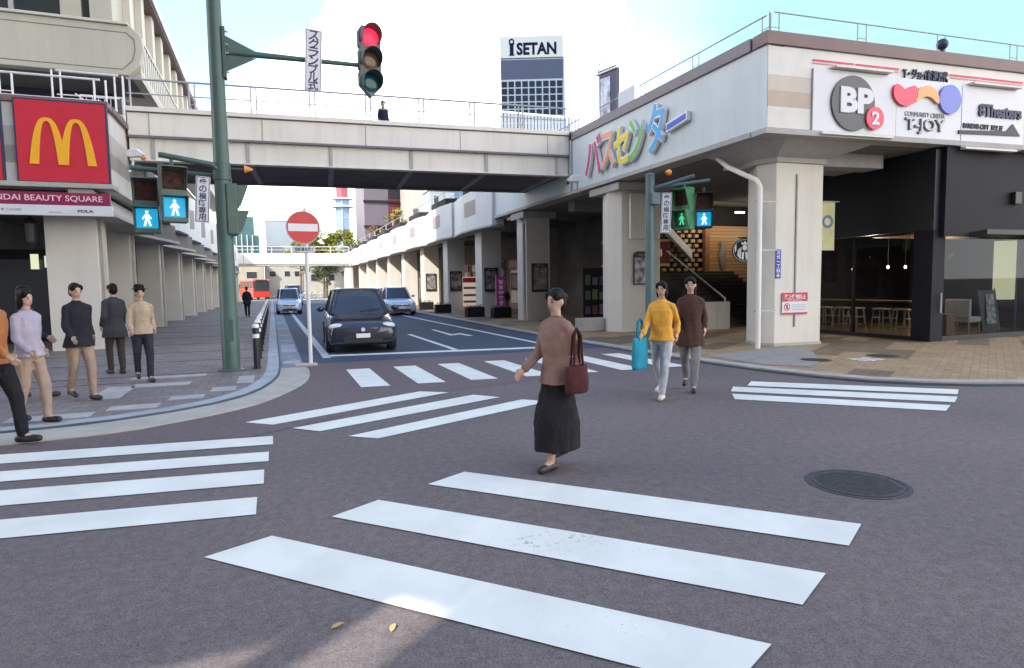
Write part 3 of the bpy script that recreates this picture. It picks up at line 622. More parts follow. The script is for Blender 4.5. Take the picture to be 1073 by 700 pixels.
# shops behind the columns
obj('shop_wall', MB().box(14.2, 14.5, 24.6, 92, 0.05, 4.7), M('shop wall', (0.13, 0.115, 0.10), 0.8, 0.25, 0.6), bs, world=True)
obj('cross_wall', MB().box(13.3, 14.2, 30.4, 30.7, 0.05, 4.7), M('pale shop wall', (0.34, 0.31, 0.28), 0.8, 0.1), bs, world=True)
m_shopA = M('shop panel pale', (0.42, 0.38, 0.32), 0.6, 0.1); m_shopB = M('shop panel brown', (0.24, 0.15, 0.10), 0.6, 0.15)
for i, (y0, y1) in enumerate(((31.6, 34.2), (34.6, 37.4), (38.6, 41.6), (42.3, 45.2), (46, 49.5), (50.5, 54), (55, 59), (60, 64), (66, 70), (72, 77), (79, 85))):
    k = obj('shopfront', MB().box(14.05, 14.19, y0, y1, 0.1, 3.2), m_shopB if i % 2 else m_shopA, bs, world=True)
    obj('shop_window', MB().box(14.02, 14.045, y0+0.3, y1-0.3, 0.5, 2.5), m_dglass, k, world=True)
    obj('shop_header', MB().box(13.95, 14.045, y0+0.1, y1-0.1, 2.65, 3.1), (m_cream, m_maroon, m_clad_g)[i % 3], k, world=True)

# ---- stair hall between the columns: slatted wall, stairs, lit ceiling
sh = thing('stair_hall', 'warm slatted wall and stairs under the bus station slab', 'stair hall', (15, 20, 0))
obj('hall_wall', MB().box(12.4, 24, 21.6, 21.8, 0.05, 4.7), m_dark, sh, world=True)
obj('slat_wall', MB().box(16.45, 19.2, 21.2, 21.4, 1.4, 3.86), m_wood, sh, world=True)
ow = MB()
for j in range(10):
    for i in range(13):
        if (i+j) % 2 == 0: ow.box(14.0+i*0.168, 14.175+i*0.168, 21.1, 21.22, 2.05+j*0.19, 2.05+j*0.19+0.12)
obj('wood_openwork', ow, m_stool, sh, world=True)
obj('hall_post', MB().box(16.2, 16.42, 20.9, 21.1, 0.05, 4.7), m_woodbrown, sh, world=True)
st = MB(); ed = MB()
for i in range(14):
    st.box(14.2, 17.6, 17.6+i*0.25, 21.1, 0.05+i*0.14, 0.05+(i+1)*0.14); ed.box(14.22, 17.58, 17.585+i*0.25, 17.61+i*0.25, 0.03+(i+1)*0.14, 0.053+(i+1)*0.14)
obj('stair', st, M('dark stair', (0.05, 0.042, 0.037), 0.7, 0.15), sh, world=True)
obj('stair_nosing', ed, m_clad_g, sh, world=True)
obj('stair_rail', MB().tube([(14.15, 17.2, 0.1), (14.15, 17.2, 1.05), (14.15, 20.9, 3.0)], 0.03, 8), m_steel_g, sh, True, world=True)
obj('hall_string', MB().extr([(14.2, 20.8, 3.65), (14.35, 20.8, 3.85), (15.5, 20.8, 2.85), (15.5, 20.8, 2.5)], (0, 0.2, 0)), m_greyblue, sh, world=True)
obj('low_wall', MB().box(12.9, 14.1, 16.9, 17.15, 0.05, 0.95), m_eave, sh, world=True)
obj('sculpture', MB().rings([(17.2, 21.1, 2.1, .03, .03), (17.22, 21.1, 2.35, .12, .05), (17.2, 21.1, 2.7, .17, .06), (17.24, 21.1, 3.0, .12, .05), (17.16, 21.1, 3.25, .08, .05)], 12), m_soffit, sh, True, world=True)
for i in range(3): obj('ceiling_lamp', MB().box(16.6+i*0.75, 17.0+i*0.75, 19.6, 19.68, 4.2, 4.26), m_lamp, sh, world=True)
for i, z in enumerate((3.95, 3.7, 3.35)): obj('lit_board', MB().box(17.9, 18.9, 20.4, 20.44, z-0.07, z+0.05), m_lamp, sh, world=True)

# ---- cafe under the slab
cf = thing('cafe', 'dark clad cafe with floor to ceiling glass beside the corner column', 'cafe', (15, 11, 0.05))
X0, Y0 = 15.02, 10.76
obj('side_cladding', MB().box(X0, X0+0.2, Y0+0.005, 17.1, 2.78, 4.70), m_clad, cf, world=True)
obj('corner_pier', MB().box(X0, X0+0.42, Y0, Y0+0.5, 0.05, 2.775), m_clad_g, cf, world=True)
obj('front_cladding', MB().box(X0+0.205, 30, Y0-0.12, Y0+0.1, 2.62, 4.75), m_clad_g, cf, world=True)
obj('plinth', MB().box(X0+0.02, X0+0.14, Y0+0.5, 16.4, 0.05, 0.15), m_clad, cf, world=True)
obj('plinth', MB().box(X0+0.43, 30, Y0+0.0, Y0+0.12, 0.05, 0.17), m_clad, cf, world=True)
for y0, y1 in ((11.4, 13.0), (13.06, 14.7), (14.76, 16.4)):
    g = obj('glass_pane', MB().box(X0+0.06, X0+0.075, y0, y1, 0.15, 2.77), m_glass, cf, world=True)
    obj('mullion', MB().box(X0+0.02, X0+0.12, y1+0.0, y1+0.055, 0.15, 2.775), m_clad_g, g, world=True)
for x0, x1 in ((15.46, 18.9), (19.0, 21)):
    g = obj('glass_pane', MB().box(x0, x1, Y0+0.04, Y0+0.055, 0.17, 2.61), m_glass, cf, world=True)
    obj('mullion', MB().box(x1, x1+0.08, Y0, Y0+0.1, 0.17, 2.615), m_clad_g, g, world=True)
obj('floor', MB().box(X0+0.15, 30, Y0+0.15, 16.45, 0.02, 0.06), M('cafe floor', (0.16, 0.11, 0.075), 0.5), cf, world=True)
obj('rear_wall', MB().box(X0+0.01, 30, 16.46, 16.9, 0.05, 2.775), m_dark, cf, world=True)
obj('rear_wall', MB().box(X0+0.205, 30, 16.5, 16.85, 2.78, 4.68), m_dark, cf, world=True)
obj('end_wall', MB().box(21, 21.2, Y0+0.15, 16.45, 0.05, 4.7), m_dark, cf, world=True)
obj('ceiling', MB().box(X0+0.21, 21, Y0+0.11, 16.48, 3.1, 3.2), m_dark, cf, world=True)
obj('ceiling_panel', MB().box(15.2, 18.5, 11.2, 12.6, 2.72, 2.78), m_woodbrown, cf, world=True)
obj('door_handle', MB().tube([(15.3, Y0-0.05, 0.75), (15.3, Y0-0.05, 1.25)], 0.018, 8), m_steel_g, cf, True, world=True)
obj('wall_lamp', MB().box(17.6, 17.85, Y0-0.24, Y0-0.125, 3.45, 3.75), m_black, cf, world=True, bevel=0.01)
obj('awning', MB().extr([(16.1, Y0-0.13, 2.6), (16.3, Y0-0.42, 2.66), (22, Y0-0.42, 2.66), (22, Y0-0.13, 2.6)], (0, 0, 0.12)), m_clad, cf, world=True)
obj('counter', MB().box(X0+0.25, X0+0.6, 11.5, 16.2, 1.0, 1.04), m_woodbrown, cf, world=True, bevel=0.006)
for i, (y, h) in enumerate(((16.0, 1.45), (16.0, 1.1), (14.2, 1.5))): obj('door_notice', MB().box(X0+0.052, X0+0.058, y, y+0.12, h, h+0.17), m_white, cf, world=True)
# warm dim bulbs seen through the glass
for x, y in ((16.6, 13.2), (17.3, 13.2), (16.2, 15.8), (17.9, 15.5)):
    b = obj('pendant_lamp', MB().tube([(x, y, 2.0), (x, y, 3.1)], 0.008, 6), m_black, cf, True, world=True)
    obj('bulb', MB().ell((x, y, 1.95), 0.035, 0.035, 0.045, 10, 8), m_warm, b, True, world=True)
pl_ = bpy.data.lights.new('cafe_lamp', 'POINT'); pl_.energy = 26; pl_.color = (1, 0.8, 0.58); pl_.shadow_soft_size = 0.1
pl3 = bpy.data.lights.new('window_fill_light', 'POINT'); pl3.energy = 14; pl3.color = (1, 0.82, 0.6); pl3.shadow_soft_size = 0.1  # fill light added to show the chair, no fitting hangs here
po3 = bpy.data.objects.new('window_fill_light', pl3); COL.objects.link(po3); po3.location = (17.9, 12.3, 2.2)
po = bpy.data.objects.new('cafe_lamp', pl_); COL.objects.link(po); po.location = (16.0, 13.2, 2.3)
pl2 = bpy.data.lights.new('hall_lamp', 'AREA'); pl2.energy = 10; pl2.color = (1, 0.84, 0.62); pl2.size = 2.5; pl2.size_y = 0.3; pl2.shape = 'RECTANGLE'
po2 = bpy.data.objects.new('hall_lamp', pl2); COL.objects.link(po2); po2.location = (16.4, 19.9, 4.25); po2.rotation_euler = (R(50), 0, 0)
def stool():
    t = thing('bar_stool', 'pale wooden bar stool in a row behind the cafe glass', 'stool', (0, 0, 0.06), group='bar stools behind the cafe glass')
    obj('seat', MB().box(-0.17, 0.17, -0.17, 0.17, 0.70, 0.74), m_stool, t, bevel=0.01)
    for sx_ in (-1, 1):
        for sy_ in (-1, 1): obj('leg', MB().tube([(sx_*0.13, sy_*0.13, 0.70), (sx_*0.2, sy_*0.2, 0.0)], 0.02, 6), m_stool, t, True)
    for sx_ in (-1, 1):
        obj('rung', MB().tube([(sx_*0.175, -0.175, 0.25), (sx_*0.175, 0.175, 0.25)], 0.014, 6), m_stool, t, True)
        obj('rung', MB().tube([(-0.15, sx_*0.15, 0.48), (0.15, sx_*0.15, 0.48)], 0.014, 6), m_stool, t, True)
    return t
s0 = stool(); s0.location = (X0+0.75, 11.75, 0.06); WM[s0] = Matrix.Translation(s0.location)
for y, a in ((12.15, 0.3), (12.75, 0.1), (13.55, -0.2), (14.05, 0.2), (14.6, 0.1), (15.3, 0.4)): dup(s0, None, (X0+0.75+0.06*math.sin(y*9), y, 0.06), a)
ch = thing('lounge_chair', 'low grey lounge chair behind the front cafe window', 'chair', (17.45, 11.6, 0.06), R(10))
obj('seat', MB().box(-0.33, 0.33, -0.3, 0.3, 0.36, 0.5), m_eave, ch, bevel=0.03)
obj('backrest', MB().box(-0.36, -0.22, -0.3, 0.3, 0.48, 0.98), m_eave, ch, bevel=0.03)
for a in (-1, 1):
    for b in (-1, 1): obj('leg', MB().tube([(a*0.28, b*0.26, 0.36), (a*0.3, b*0.28, 0)], 0.018, 6), m_stool, ch, True)
t = tag(obj('wooden_box', MB().box(-0.16, 0.16, -0.2, 0.2, 0, 0.62), m_woodbrown, bevel=0.01), 'brown wooden box standing inside the front cafe window', 'box'); t.location = (16.25, 11.3, 0.06)
# board easel and lit panel in the right window
bd = thing('menu_board', 'black framed menu board standing in the front cafe window', 'board', (18.25, 11.3, 0.06), R(5))
obj('board_face', MB().extr([(-0.42, 0.05, 0.1), (0.42, 0.05, 0.1), (0.42, 0.22, 1.2), (-0.42, 0.22, 1.2)], (0, 0.03, 0)), m_black, bd)
obj('picture', MB().extr([(-0.26, 0.052, 0.3), (0.2, 0.052, 0.3), (0.26, 0.19, 1.1), (-0.1, 0.19, 1.1)], (0, -0.012, 0.0)), M('board picture', (0.28, 0.27, 0.27), 0.5, 0.8, 9), bd)
for a in (-1, 1): obj('leg', MB().tube([(a*0.4, 0.1, 0.0), (a*0.4, 0.24, 1.25)], 0.016, 6), m_black, bd, True)
lp = thing('lit_panel', 'tall pale yellow lit panel inside the front cafe window', 'panel', (19.9, 12.1, 0.06), R(-35))
obj('panel_face', MB().box(-0.28, 0.28, 0, 0.03, 0.9, 2.6), EM('pale yellow lit face', (0.80, 0.78, 0.50), 0.2), lp)
obj('panel_frame', MB().box(0.285, 0.34, -0.01, 0.05, 0.0, 2.65), m_inkblue, lp)

# ================================================================== SHOPPING BUILDING ON THE LEFT
lb = thing('shopping_building', 'cream shopping building with arcade columns and stepped white bays', 'building', (-6, 22, 0))
m_lband = BANDS('grey tile bands', [(0, (0.60, 0.585, 0.55)), (0.24, (0.33, 0.30, 0.27)), (0.46, (0.47, 0.445, 0.41)), (0.70, (0.63, 0.615, 0.585))], 4.34, 6.28)
obj('front_fascia', MB().box(-24, -3.84, 19.15, 19.6, 4.34, 6.28), m_lband, lb, world=True)
obj('street_fascia', MB().box(-4.3, -3.82, 19.605, 25.2, 4.3, 6.28), m_lband, lb, world=True)
obj('coping', MB().box(-24, -3.74, 19.08, 19.62, 6.285, 6.44), m_brown, lb, world=True, bevel=0.01)
obj('coping', MB().box(-4.3, -3.72, 19.625, 25.2, 6.285, 6.44), m_brown, lb, world=True, bevel=0.01)
obj('eave', MB().box(-24, -3.70, 18.95, 19.6, 4.215, 4.335), m_eave, lb, world=True, bevel=0.01)
obj('slab', MB().box(-24, -4.31, 19.61, 60, 4.3, 6.2), m_soffit, lb, world=True)
obj('terrace_floor', MB().box(-24, -4.31, 19.63, 60, 6.2, 6.3), m_eave, lb, world=True)
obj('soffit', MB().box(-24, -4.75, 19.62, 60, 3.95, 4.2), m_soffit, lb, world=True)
obj('street_canopy', MB().extr([(-3.70, 19.05, 3.52), (-3.70, 19.05, 3.60), (-4.2, 19.05, 4.2), (-4.72, 19.05, 4.2), (-4.72, 19.05, 3.52)], (0, 5.95, 0)), m_eave, lb, world=True)
for i, y in enumerate((25.25, 31.3, 37.35, 43.4, 49.45, 55.5, 61.55, 67.6, 73.7, 79.8)):
    b = obj('bay', MB().prism([(-4.9, y), (-4.25, y+0.25), (-3.85, y+1.3), (-3.72, y+3.6), (-3.95, y+5.3), (-4.5, y+6.0), (-4.9, y+6.0)], 4.32, 6.55), m_bay, lb, world=True)
    obj('tile_square', MB().prism([(-4.02, y+0.9), (-3.86, y+1.32), (-3.83, y+1.30), (-3.99, y+0.88)], 4.9, 5.9), m_bsq, b, world=True)
    obj('canopy', MB().prism([(-5.0, y-0.2), (-4.5, y-0.2), (-3.62, y+5.2), (-3.9, y+5.75), (-5.0, y+5.78)], 3.56, 3.66), m_eave, b, world=True)
    obj('canopy_soffit', MB().prism([(-5.0, y), (-4.55, y), (-3.75, y+5.1), (-4.0, y+5.6), (-5.0, y+5.6)], 3.67, 4.31), m_soffit, b, world=True)
obj('street_wall', MB().box(-24, -4.92, 60.05, 86, 4.2, 6.3), m_bay, lb, world=True)
for x0, x1, y0, y1 in ((-5.48, -4.30, 19.75, 20.75), (-5.3, -4.45, 24.6, 25.5), (-5.3, -4.45, 30.6, 31.5), (-5.3, -4.45, 36.6, 37.5), (-5.3, -4.45, 42.6, 43.5), (-5.3, -4.45, 48.7, 49.6), (-5.3, -4.45, 54.7, 55.6), (-5.3, -4.45, 60.8, 61.7), (-5.3, -4.45, 66.8, 67.7), (-5.3, -4.45, 73, 73.9), (-5.3, -4.45, 79, 79.9), (-11.5, -10.3, 19.75, 20.75)):
    c = obj('column', MB().box(x0, x1, y0, y1, 0.03, 3.94), m_column, lb, world=True, bevel=0.015)
    obj('drain_pipe', MB().tube([(x1+0.09, y0+0.12, 0.03), (x1+0.09, y0+0.12, 3.9)], 0.055, 8), m_cream_l, c, True, world=True)
obj('arcade_wall', MB().box(-8.6, -8.3, 23.6, 86, 0.03, 4.2), M('arcade wall', (0.20, 0.18, 0.165), 0.7, 0.2, 0.7), lb, world=True)
obj('shop_wall', MB().box(-24, -8.3, 23.2, 23.5, 0.03, 4.2), m_dark, lb, world=True)
for i, y in enumerate((24.5, 31, 38, 45, 52, 59, 66)):
    k = obj('shopfront', MB().box(-8.29, -8.22, y, y+5.4, 0.1, 3.0), (m_clad_g, m_shopA, m_shopB)[i % 3], lb, world=True)
    obj('shop_window', MB().box(-8.215, -8.2, y+0.3, y+5.1, 0.4, 2.5), m_dglass, k, world=True)
for x in (-7.9, -10.0, -12.2, -15): 
    k = obj('shopfront', MB().box(x, x+1.6, 23.1, 23.19, 0.1, 2.9), m_clad_g, lb, world=True)
    obj('shop_window', MB().box(x+0.1, x+1.5, 23.07, 23.09, 0.3, 2.6), m_dglass, k, world=True)
obj('lit_notice', MB().box(-6.75, -6.55, 22.9, 22.93, 2.3, 2.75), EM('lit notice', (0.85, 0.88, 0.6), 0.22), lb, world=True)
obj('lit_notice', MB().box(-6.4, -6.3, 22.9, 22.93, 2.35, 2.7), EM('lit notice small', (0.8, 0.85, 0.8), 0.2), lb, world=True)
# upper storeys, set back behind the terrace
obj('recess_wall', MB().box(-24, -4.5, 24.2, 24.5, 6.3, 9.0), M('shaded mauve wall', (0.045, 0.04, 0.05), 0.7, 0.12), lb, world=True)  # the recess shade is put into this wall colour
par = [(-24, 7.98), (-3.72, 7.98), (-3.42, 8.32), (-3.30, 8.75), (-3.34, 9.15), (-3.62, 9.42), (-24, 9.42)]
pr = obj('balcony_front', MB().extr([(x, 22.0, z) for x, z in par], (0, 0.35, 0)), m_cream_l, lb, world=True, bevel=0.02)
gr = [(-24, 8.13), (-3.86, 8.13), (-3.58, 8.42), (-3.50, 8.75), (-3.52, 9.05), (-3.72, 9.22), (-24, 9.22)]
gi_ = [(-24, 8.155), (-3.87, 8.155), (-3.61, 8.43), (-3.53, 8.75), (-3.55, 9.03), (-3.735, 9.195), (-24, 9.195)]
gm = MB(); n = len(gr)
gm.add([(x, 21.994, z) for x, z in gr]+[(x, 21.994, z) for x, z in gi_], [(i, i+1, i+1+n, i+n) for i in range(n-1)])
obj('groove', gm, m_beam, pr, world=True)
obj('balcony_cap', MB().box(-24, -3.66, 21.93, 22.4, 9.425, 9.50), m_cream_lb, pr, world=True, bevel=0.01)
obj('balcony_floor', MB().box(-24, -3.7, 22.36, 24.4, 7.98, 8.2), m_soffit, lb, world=True)  # dark colour carries the recess shade on the underside
obj('window_band', MB().box(-24, -4.95, 23.9, 24.1, 9.0, 12.1), m_dglass, lb, world=True)
for x in (-8.6, -7.1, -12): obj('window_frame', MB().box(x, x+0.12, 23.8, 23.89, 9.3, 12.1), m_steel_g, lb, world=True)
obj('corner_pier', MB().box(-4.95, -4.35, 23.6, 24.6, 8.2, 12.85), m_cream_l, lb, world=True)
obj('corner_pier', MB().box(-5.75, -5.2, 23.7, 23.89, 8.2, 12.3), m_cream_l, lb, world=True)
obj('upper_fascia', MB().box(-24, -4.3, 23.3, 24.2, 12.1, 12.85), m_cream_l, lb, world=True)
obj('street_upper_wall', MB().box(-4.9, -4.4, 24.65, 58, 8.2, 12.85), m_cream_l, lb, world=True)
obj('street_upper_wall', MB().box(-5.4, -4.9, 24.65, 58, 6.3, 8.15), m_cream_lb, lb, world=True)
for i in range(14): obj('fin', MB().box(-4.395, -4.18, 25.6+i*2.3, 26.2+i*2.3, 9.3, 12.84), m_cream_lb, lb, world=True)
obj('roof_coping', MB().box(-24, -4.0, 23.2, 58.3, 12.86, 13.2), m_brown, lb, world=True)
obj('roof_edge', MB().box(-4.0, -3.92, 23.2, 58.3, 12.95, 13.28), m_greyblue, lb, world=True)
obj('street_balcony', MB().box(-4.35, -3.45, 22.4, 58, 8.0, 8.2), m_cream_l, lb, world=True)
lt = MB()
yy = 22.6
while yy < 57:
    lt.box(-3.52, -3.47, yy, yy+0.16, 8.2, 9.3); yy += 0.42
lt.box(-3.54, -3.45, 22.4, 58, 9.3, 9.4); lt.box(-3.54, -3.45, 22.4, 58, 8.21, 8.3)
obj('balcony_lattice', lt, m_cream_lb, lb, world=True)
railing(lb, [(-20, 19.4), (-3.95, 19.4)], 6.42, 7.05, 2.0, m_steel_w, 0.026, (0.15,), 0.26)
railing(lb, [(-5.35, 21.2), (-3.85, 21.2)], 6.42, 7.72, 1.4, m_steel_w, 0.026, (0.5, 0.15), 0.2, 0.0)
railing(lb, [(-4.9, 21.6), (-3.85, 21.6)], 6.42, 7.2, 1.0, m_steel_w, 0.022, (), 0, 0.13)
obj('stair_rail', MB().tube([(-4.85, 20.9, 7.05), (-4.1, 20.9, 6.45)], 0.022, 6), m_steel_w, lb, True, world=True)

# ---- fast food roof sign
def arches(mb, w, h, z0, z1):
    for s in (0, 1):
        c = -w/2 + w*(0.28 if s == 0 else 0.72); o = []; i_ = []
        for k in range(-20, 21):
            t = k/20
            o.append((c+w*0.28*math.copysign(abs(t)**0.9, t), -h/2+h*(1-abs(t)**2.6)))
            i_.append((c+w*(0.28-0.135)*math.copysign(abs(t)**0.95, t) , -h/2+h*0.925*(1-abs(t)**2.6)))
        n = len(o); d = z1 + s*0.003
        vs = [(x, y, z0) for x, y in o]+[(x, y, z0) for x, y in i_]+[(x, y, d) for x, y in o]+[(x, y, d) for x, y in i_]
        fs = []
        for k in range(n-1):
            fs += [(k, k+1, n+k+1, n+k), (2*n+k, 2*n+k+1, 3*n+k+1, 3*n+k), (k, k+1, 2*n+k+1, 2*n+k), (n+k, n+k+1, 3*n+k+1, 3*n+k)]
        fs += [(0, n, 3*n, 2*n), (n-1, 2*n-1, 4*n-1, 3*n-1)]
        mb.add(vs, fs)
    return mb
def food_sign(cx, label):
    t = thing('food_sign', label, 'sign', mat=frame((cx, 19.0, 5.34), (1, 0, 0)), group='red restaurant signs on the fascia')
    obj('sign_box', MB().box(-0.99, 0.99, -1.02, 1.02, -0.12, -0.004), m_inkblue, t, bevel=0.01)
    obj('sign_face', MB().box(-0.95, 0.95, -0.98, 0.98, -0.003, 0.005), m_red, t)
    obj('emblem', arches(MB(), 1.42, 1.14, 0.0, 0.03), m_yellow, t)
food_sign(-4.75, 'red square sign with golden arches at the fascia corner')
food_sign(-6.98, 'red square sign cut by the picture edge beside another red sign')
t = thing('arcade_sign', 'maroon and white name board under the red square signs', 'sign', mat=frame((-9.8, 18.98, 3.8), (1, 0, 0)))
obj('name_board', MB().box(-8, 6.0, -0.02, 0.29, -0.1, 0), m_maroon, t)
obj('tenant_board', MB().box(-8, 6.04, -0.28, -0.025, -0.1, 0.004), m_signw, t)
obj('lettering', write(MB(), 'BANDAI BEAUTY SQUARE', 4.58, 0.135, 0.17, 0, 0.012, w=2.52, bold=0.01), m_pinktext, t)
mb = MB(); write(mb, 'POLA', 5.45, -0.165, 0.07, 0.0, 0.012, w=0.34, bold=0.02); obj('lettering', mb, m_ink, t)
mb = MB(); write(mb, 'CALDES', 3.95, -0.15, 0.055, 0, 0.012, w=0.3); mb.disc((3.72, -0.15), 0.03, 0, 0.011, 12); obj('lettering', mb, m_greytext, t)
mb = MB(); write(mb, 'BEAUTE', 4.8, -0.20, 0.03, 0, 0.012, w=0.25); obj('lettering', mb, m_pave_light, t)
t = thing('wall_lantern', 'dark hanging lantern beside the arcade column', 'lantern', (-5.75, 19.7, 3.1))
obj('lantern_body', MB().lathe([(0.02, 0.55), (0.03, 0.42), (0.16, 0.32), (0.19, 0.28), (0.14, 0.26), (0.12, -0.2), (0.05, -0.3), (0.02, -0.36)], n=8), m_black, t)
obj('hanger', MB().tube([(0, 0, 0.5), (0, 0, 0.88)], 0.02, 6), m_black, t)

# ================================================================== LETTER SIGN ON THE STREET FACE
ls = thing('letter_sign', 'big multicoloured katakana letters standing off the grey fascia', 'sign', (10.06, 16.5, 5.7))
lets = [('バ', 18.12, 19.27, 5.19, 6.42, (0.62, 0.05, 0.22)), ('ス', 17.33, 18.15, 5.2, 6.34, (0.86, 0.36, 0.20)), ('セ', 16.45, 17.38, 5.2, 6.3, (0.84, 0.66, 0.03)),
        ('ン', 15.70, 16.48, 5.18, 6.38, (0.16, 0.52, 0.10)), ('タ', 14.66, 15.55, 5.2, 6.5, (0.07, 0.40, 0.80)), ('ー', 13.70, 14.60, 5.62, 5.86, (0.04, 0.13, 0.60))]
for ch_, ya, yb, z0, z1, c in lets:
    ya, yb, z0, z1 = ya*.991+.02, yb*.991-.02, 1.6+(z0-1.6)*.991, 1.6+(z1-1.6)*.991
    F = frame((10.04, (ya+yb)/2, (z0+z1)/2), (0, -1, 0))
    if ch_ == 'ー':
        k = obj('letter', MB().extr([(-0.45, -0.14, 0), (0.45, -0.02, 0), (0.45, 0.2, 0), (-0.45, 0.1, 0)], (0, 0, 0.12), F), m_white, ls, world=True)
        obj('letter_face', MB().extr([(-0.40, -0.09, 0.121), (0.40, 0.02, 0.121), (0.40, 0.15, 0.121), (-0.40, 0.05, 0.121)], (0, 0, 0.012), F), M('letter colour', c, 0.4, 0.03), k, world=True)
        continue
    k = obj('letter', write(MB(), ch_, 0, 0, z1-z0+0.06, 0.02, 0.125, w=yb-ya+0.05, bold=0.045, M_=F), m_white, ls, world=True)
    obj('letter_face', write(MB(), ch_, 0, 0, z1-z0, 0.1255, 0.137, w=yb-ya, bold=0.012, M_=F), M('letter colour', c, 0.4, 0.03), k, world=True)

# ---- cinema hoarding on the front face
o_ = FP(14.4, 0.0); FR = frame((o_.x, o_.y, 5.5), FE)
def fx(x): return (x-14.4)/FE.x
hb = thing('cinema_hoarding', 'long white hoarding with charcoal disc and three coloured shapes on the front fascia', 'hoarding', mat=FR)
obj('board', MB().box(fx(11.22), fx(13.55), -0.62, 0.72, 0.015, 0.06), m_signw, hb, bevel=0.006)
obj('board', MB().box(fx(13.56), fx(15.55), -0.68, 0.70, 0.015, 0.055), m_signw, hb, bevel=0.006)
obj('board', MB().box(fx(15.56), fx(17.56), -0.76, 0.68, 0.015, 0.06), m_signw, hb, bevel=0.006)
for x0, x1, z in ((11.7, 13.3, 0.735), (15.75, 17.35, 0.69)): obj('light_trough', MB().box(fx(x0), fx(x1), z, z+0.05, 0.01, 0.2), m_cream, hb, bevel=0.005)
for x0, x1, z in ((11.4, 13.4, -0.70), (15.6, 17.3, -0.82)): obj('light_trough', MB().box(fx(x0), fx(x1), z, z+0.05, 0.02, 0.16), m_cream, hb, bevel=0.005)
for x0, x1 in ((11.23, 12.35), (12.40, 13.65), (15.2, 17.6)):
    obj('red_stripe', MB().box(fx(x0), fx(x1), 0.885, 0.915, 0.013, 0.022), m_redline, hb)
    obj('pink_stripe', MB().box(fx(x0), fx(x1), 0.83, 0.85, 0.013, 0.022), m_pinkline, hb)
d = obj('charcoal_disc', MB().disc((fx(12.28), 0.02), 0.60, 0.06, 0.11, 48), m_discgrey, hb)
obj('lettering', write(MB(), 'BP', fx(12.36), 0.08, 0.56, 0.11, 0.135, w=0.92, bold=0.05), m_signw, d)
d2 = obj('red_disc', MB().disc((fx(12.86), -0.28), 0.25, 0.112, 0.15, 36), m_coral, hb)
obj('lettering', write(MB(), '2', fx(12.86), -0.28, 0.30, 0.15, 0.165, w=0.22, bold=0.04), m_signw, d2)
def blob(fn, n=48): return [fn(2*math.pi*i/n) for i in range(n)]
hx = fx(13.76)
obj('red_shape', MB().extr([(hx+p[0], 0.36+p[1], 0.06) for p in blob(lambda a: (0.36*math.cos(a)*(1 if math.sin(a) > 0 else 1), 0.30*math.sin(a)*(1.0 if math.sin(a) < 0 else 0.62+0.5*abs(math.cos(a))**1.5-0.42*(1-abs(math.cos(a)))) ))], (0, 0, 0.06)), m_coral, hb)
ox = fx(14.42)
obj('orange_shape', MB().extr([(ox+p[0], 0.24+p[1], 0.06) for p in blob(lambda a: (0.36*math.cos(a), 0.32*math.sin(a) if math.sin(a) > 0 else 0.32*math.sin(a)*(1-1.25*max(0, -math.sin(a))) ))], (0, 0, 0.06)), m_orange, hb)
obj('blue_shape', MB().disc((fx(15.12), 0.30), 0.335, 0.06, 0.12, 40), m_blue, hb)
obj('lettering', write(MB(), 'T・ジョイ新潟万代', fx(14.43), 0.82, 0.26, 0.015, 0.05, w=1.35, bold=0.03), m_inkblue, hb)
obj('lettering', write(MB(), 'COMMUNITY CINEMA', fx(14.42), -0.09, 0.11, 0.056, 0.07, w=1.22), m_greytext, hb)
k = obj('lettering', write(MB(), 'T-JOY', fx(14.42), -0.36, 0.36, 0.056, 0.09, w=1.22, bold=0.03), m_discgrey, hb)
obj('letter_face', write(MB(), 'T-JOY', fx(14.42), -0.355, 0.33, 0.091, 0.098, w=1.17, bold=-0.012), m_signw, k)
obj('lettering', write(MB(), '8Theaters', fx(16.78), 0.13, 0.30, 0.06, 0.10, w=1.42, bold=0.03), m_inkblue, hb)
obj('lettering', write(MB(), 'BANDAI-CITY  BP2 3F', fx(16.25), -0.26, 0.12, 0.06, 0.085, w=1.3, bold=0.02), m_ink, hb)
obj('arrow_bar', MB().extr([(fx(15.46), -0.46, 0.06), (fx(17.48), -0.42, 0.06), (fx(17.22), -0.14, 0.06), (fx(17.02), -0.32, 0.06), (fx(15.46), -0.38, 0.06)], (0, 0, 0.03)), m_ink, hb)
# dark round lamp over the coping, little grey board on the other railing
p = FP(15.2, 0.0)
t = thing('roof_lamp', 'dark round lamp standing on the brown coping above the hoarding', 'lamp', (p.x, p.y+0.2, 6.9))
obj('lamp_head', MB().ell((0, 0, 0.27), 0.13, 0.13, 0.13, 16, 10), m_inkblue, t, True); obj('lamp_stem', MB().lathe([(0.08, 0), (0.06, 0.04), (0.05, 0.16)], n=12), m_black, t)
t = thing('rail_board', 'small grey board fixed on the railing above the letters', 'board', (10.22, 16.9, 6.92))
obj('board', MB().extr([(-0.05, -0.45, 0.02), (-0.05, 0.45, 0.02), (-0.05, 0.45, 0.5), (-0.05, -0.45, 0.5)], (0.03, 0, 0)), m_greyblue, t); obj('bracket', MB().box(-0.02, 0.04, -0.03, 0.03, 0, 0.3), m_steel_g, t)
t = thing('banner_tower', 'tall navy roof sign with a pale printed panel above the bus station', 'sign', mat=frame((12.5, 22.2, 6.5), (0.25, -1, 0)))
obj('sign_body', MB().box(-0.45, 0.45, 0, 3.45, -0.25, 0), m_inkblue, t, bevel=0.01)
obj('printed_panel', MB().box(-0.34, 0.2, 1.3, 3.1, 0.001, 0.02), M('printed panel', (0.42, 0.45, 0.55), 0.4, 0.6, 3), t)
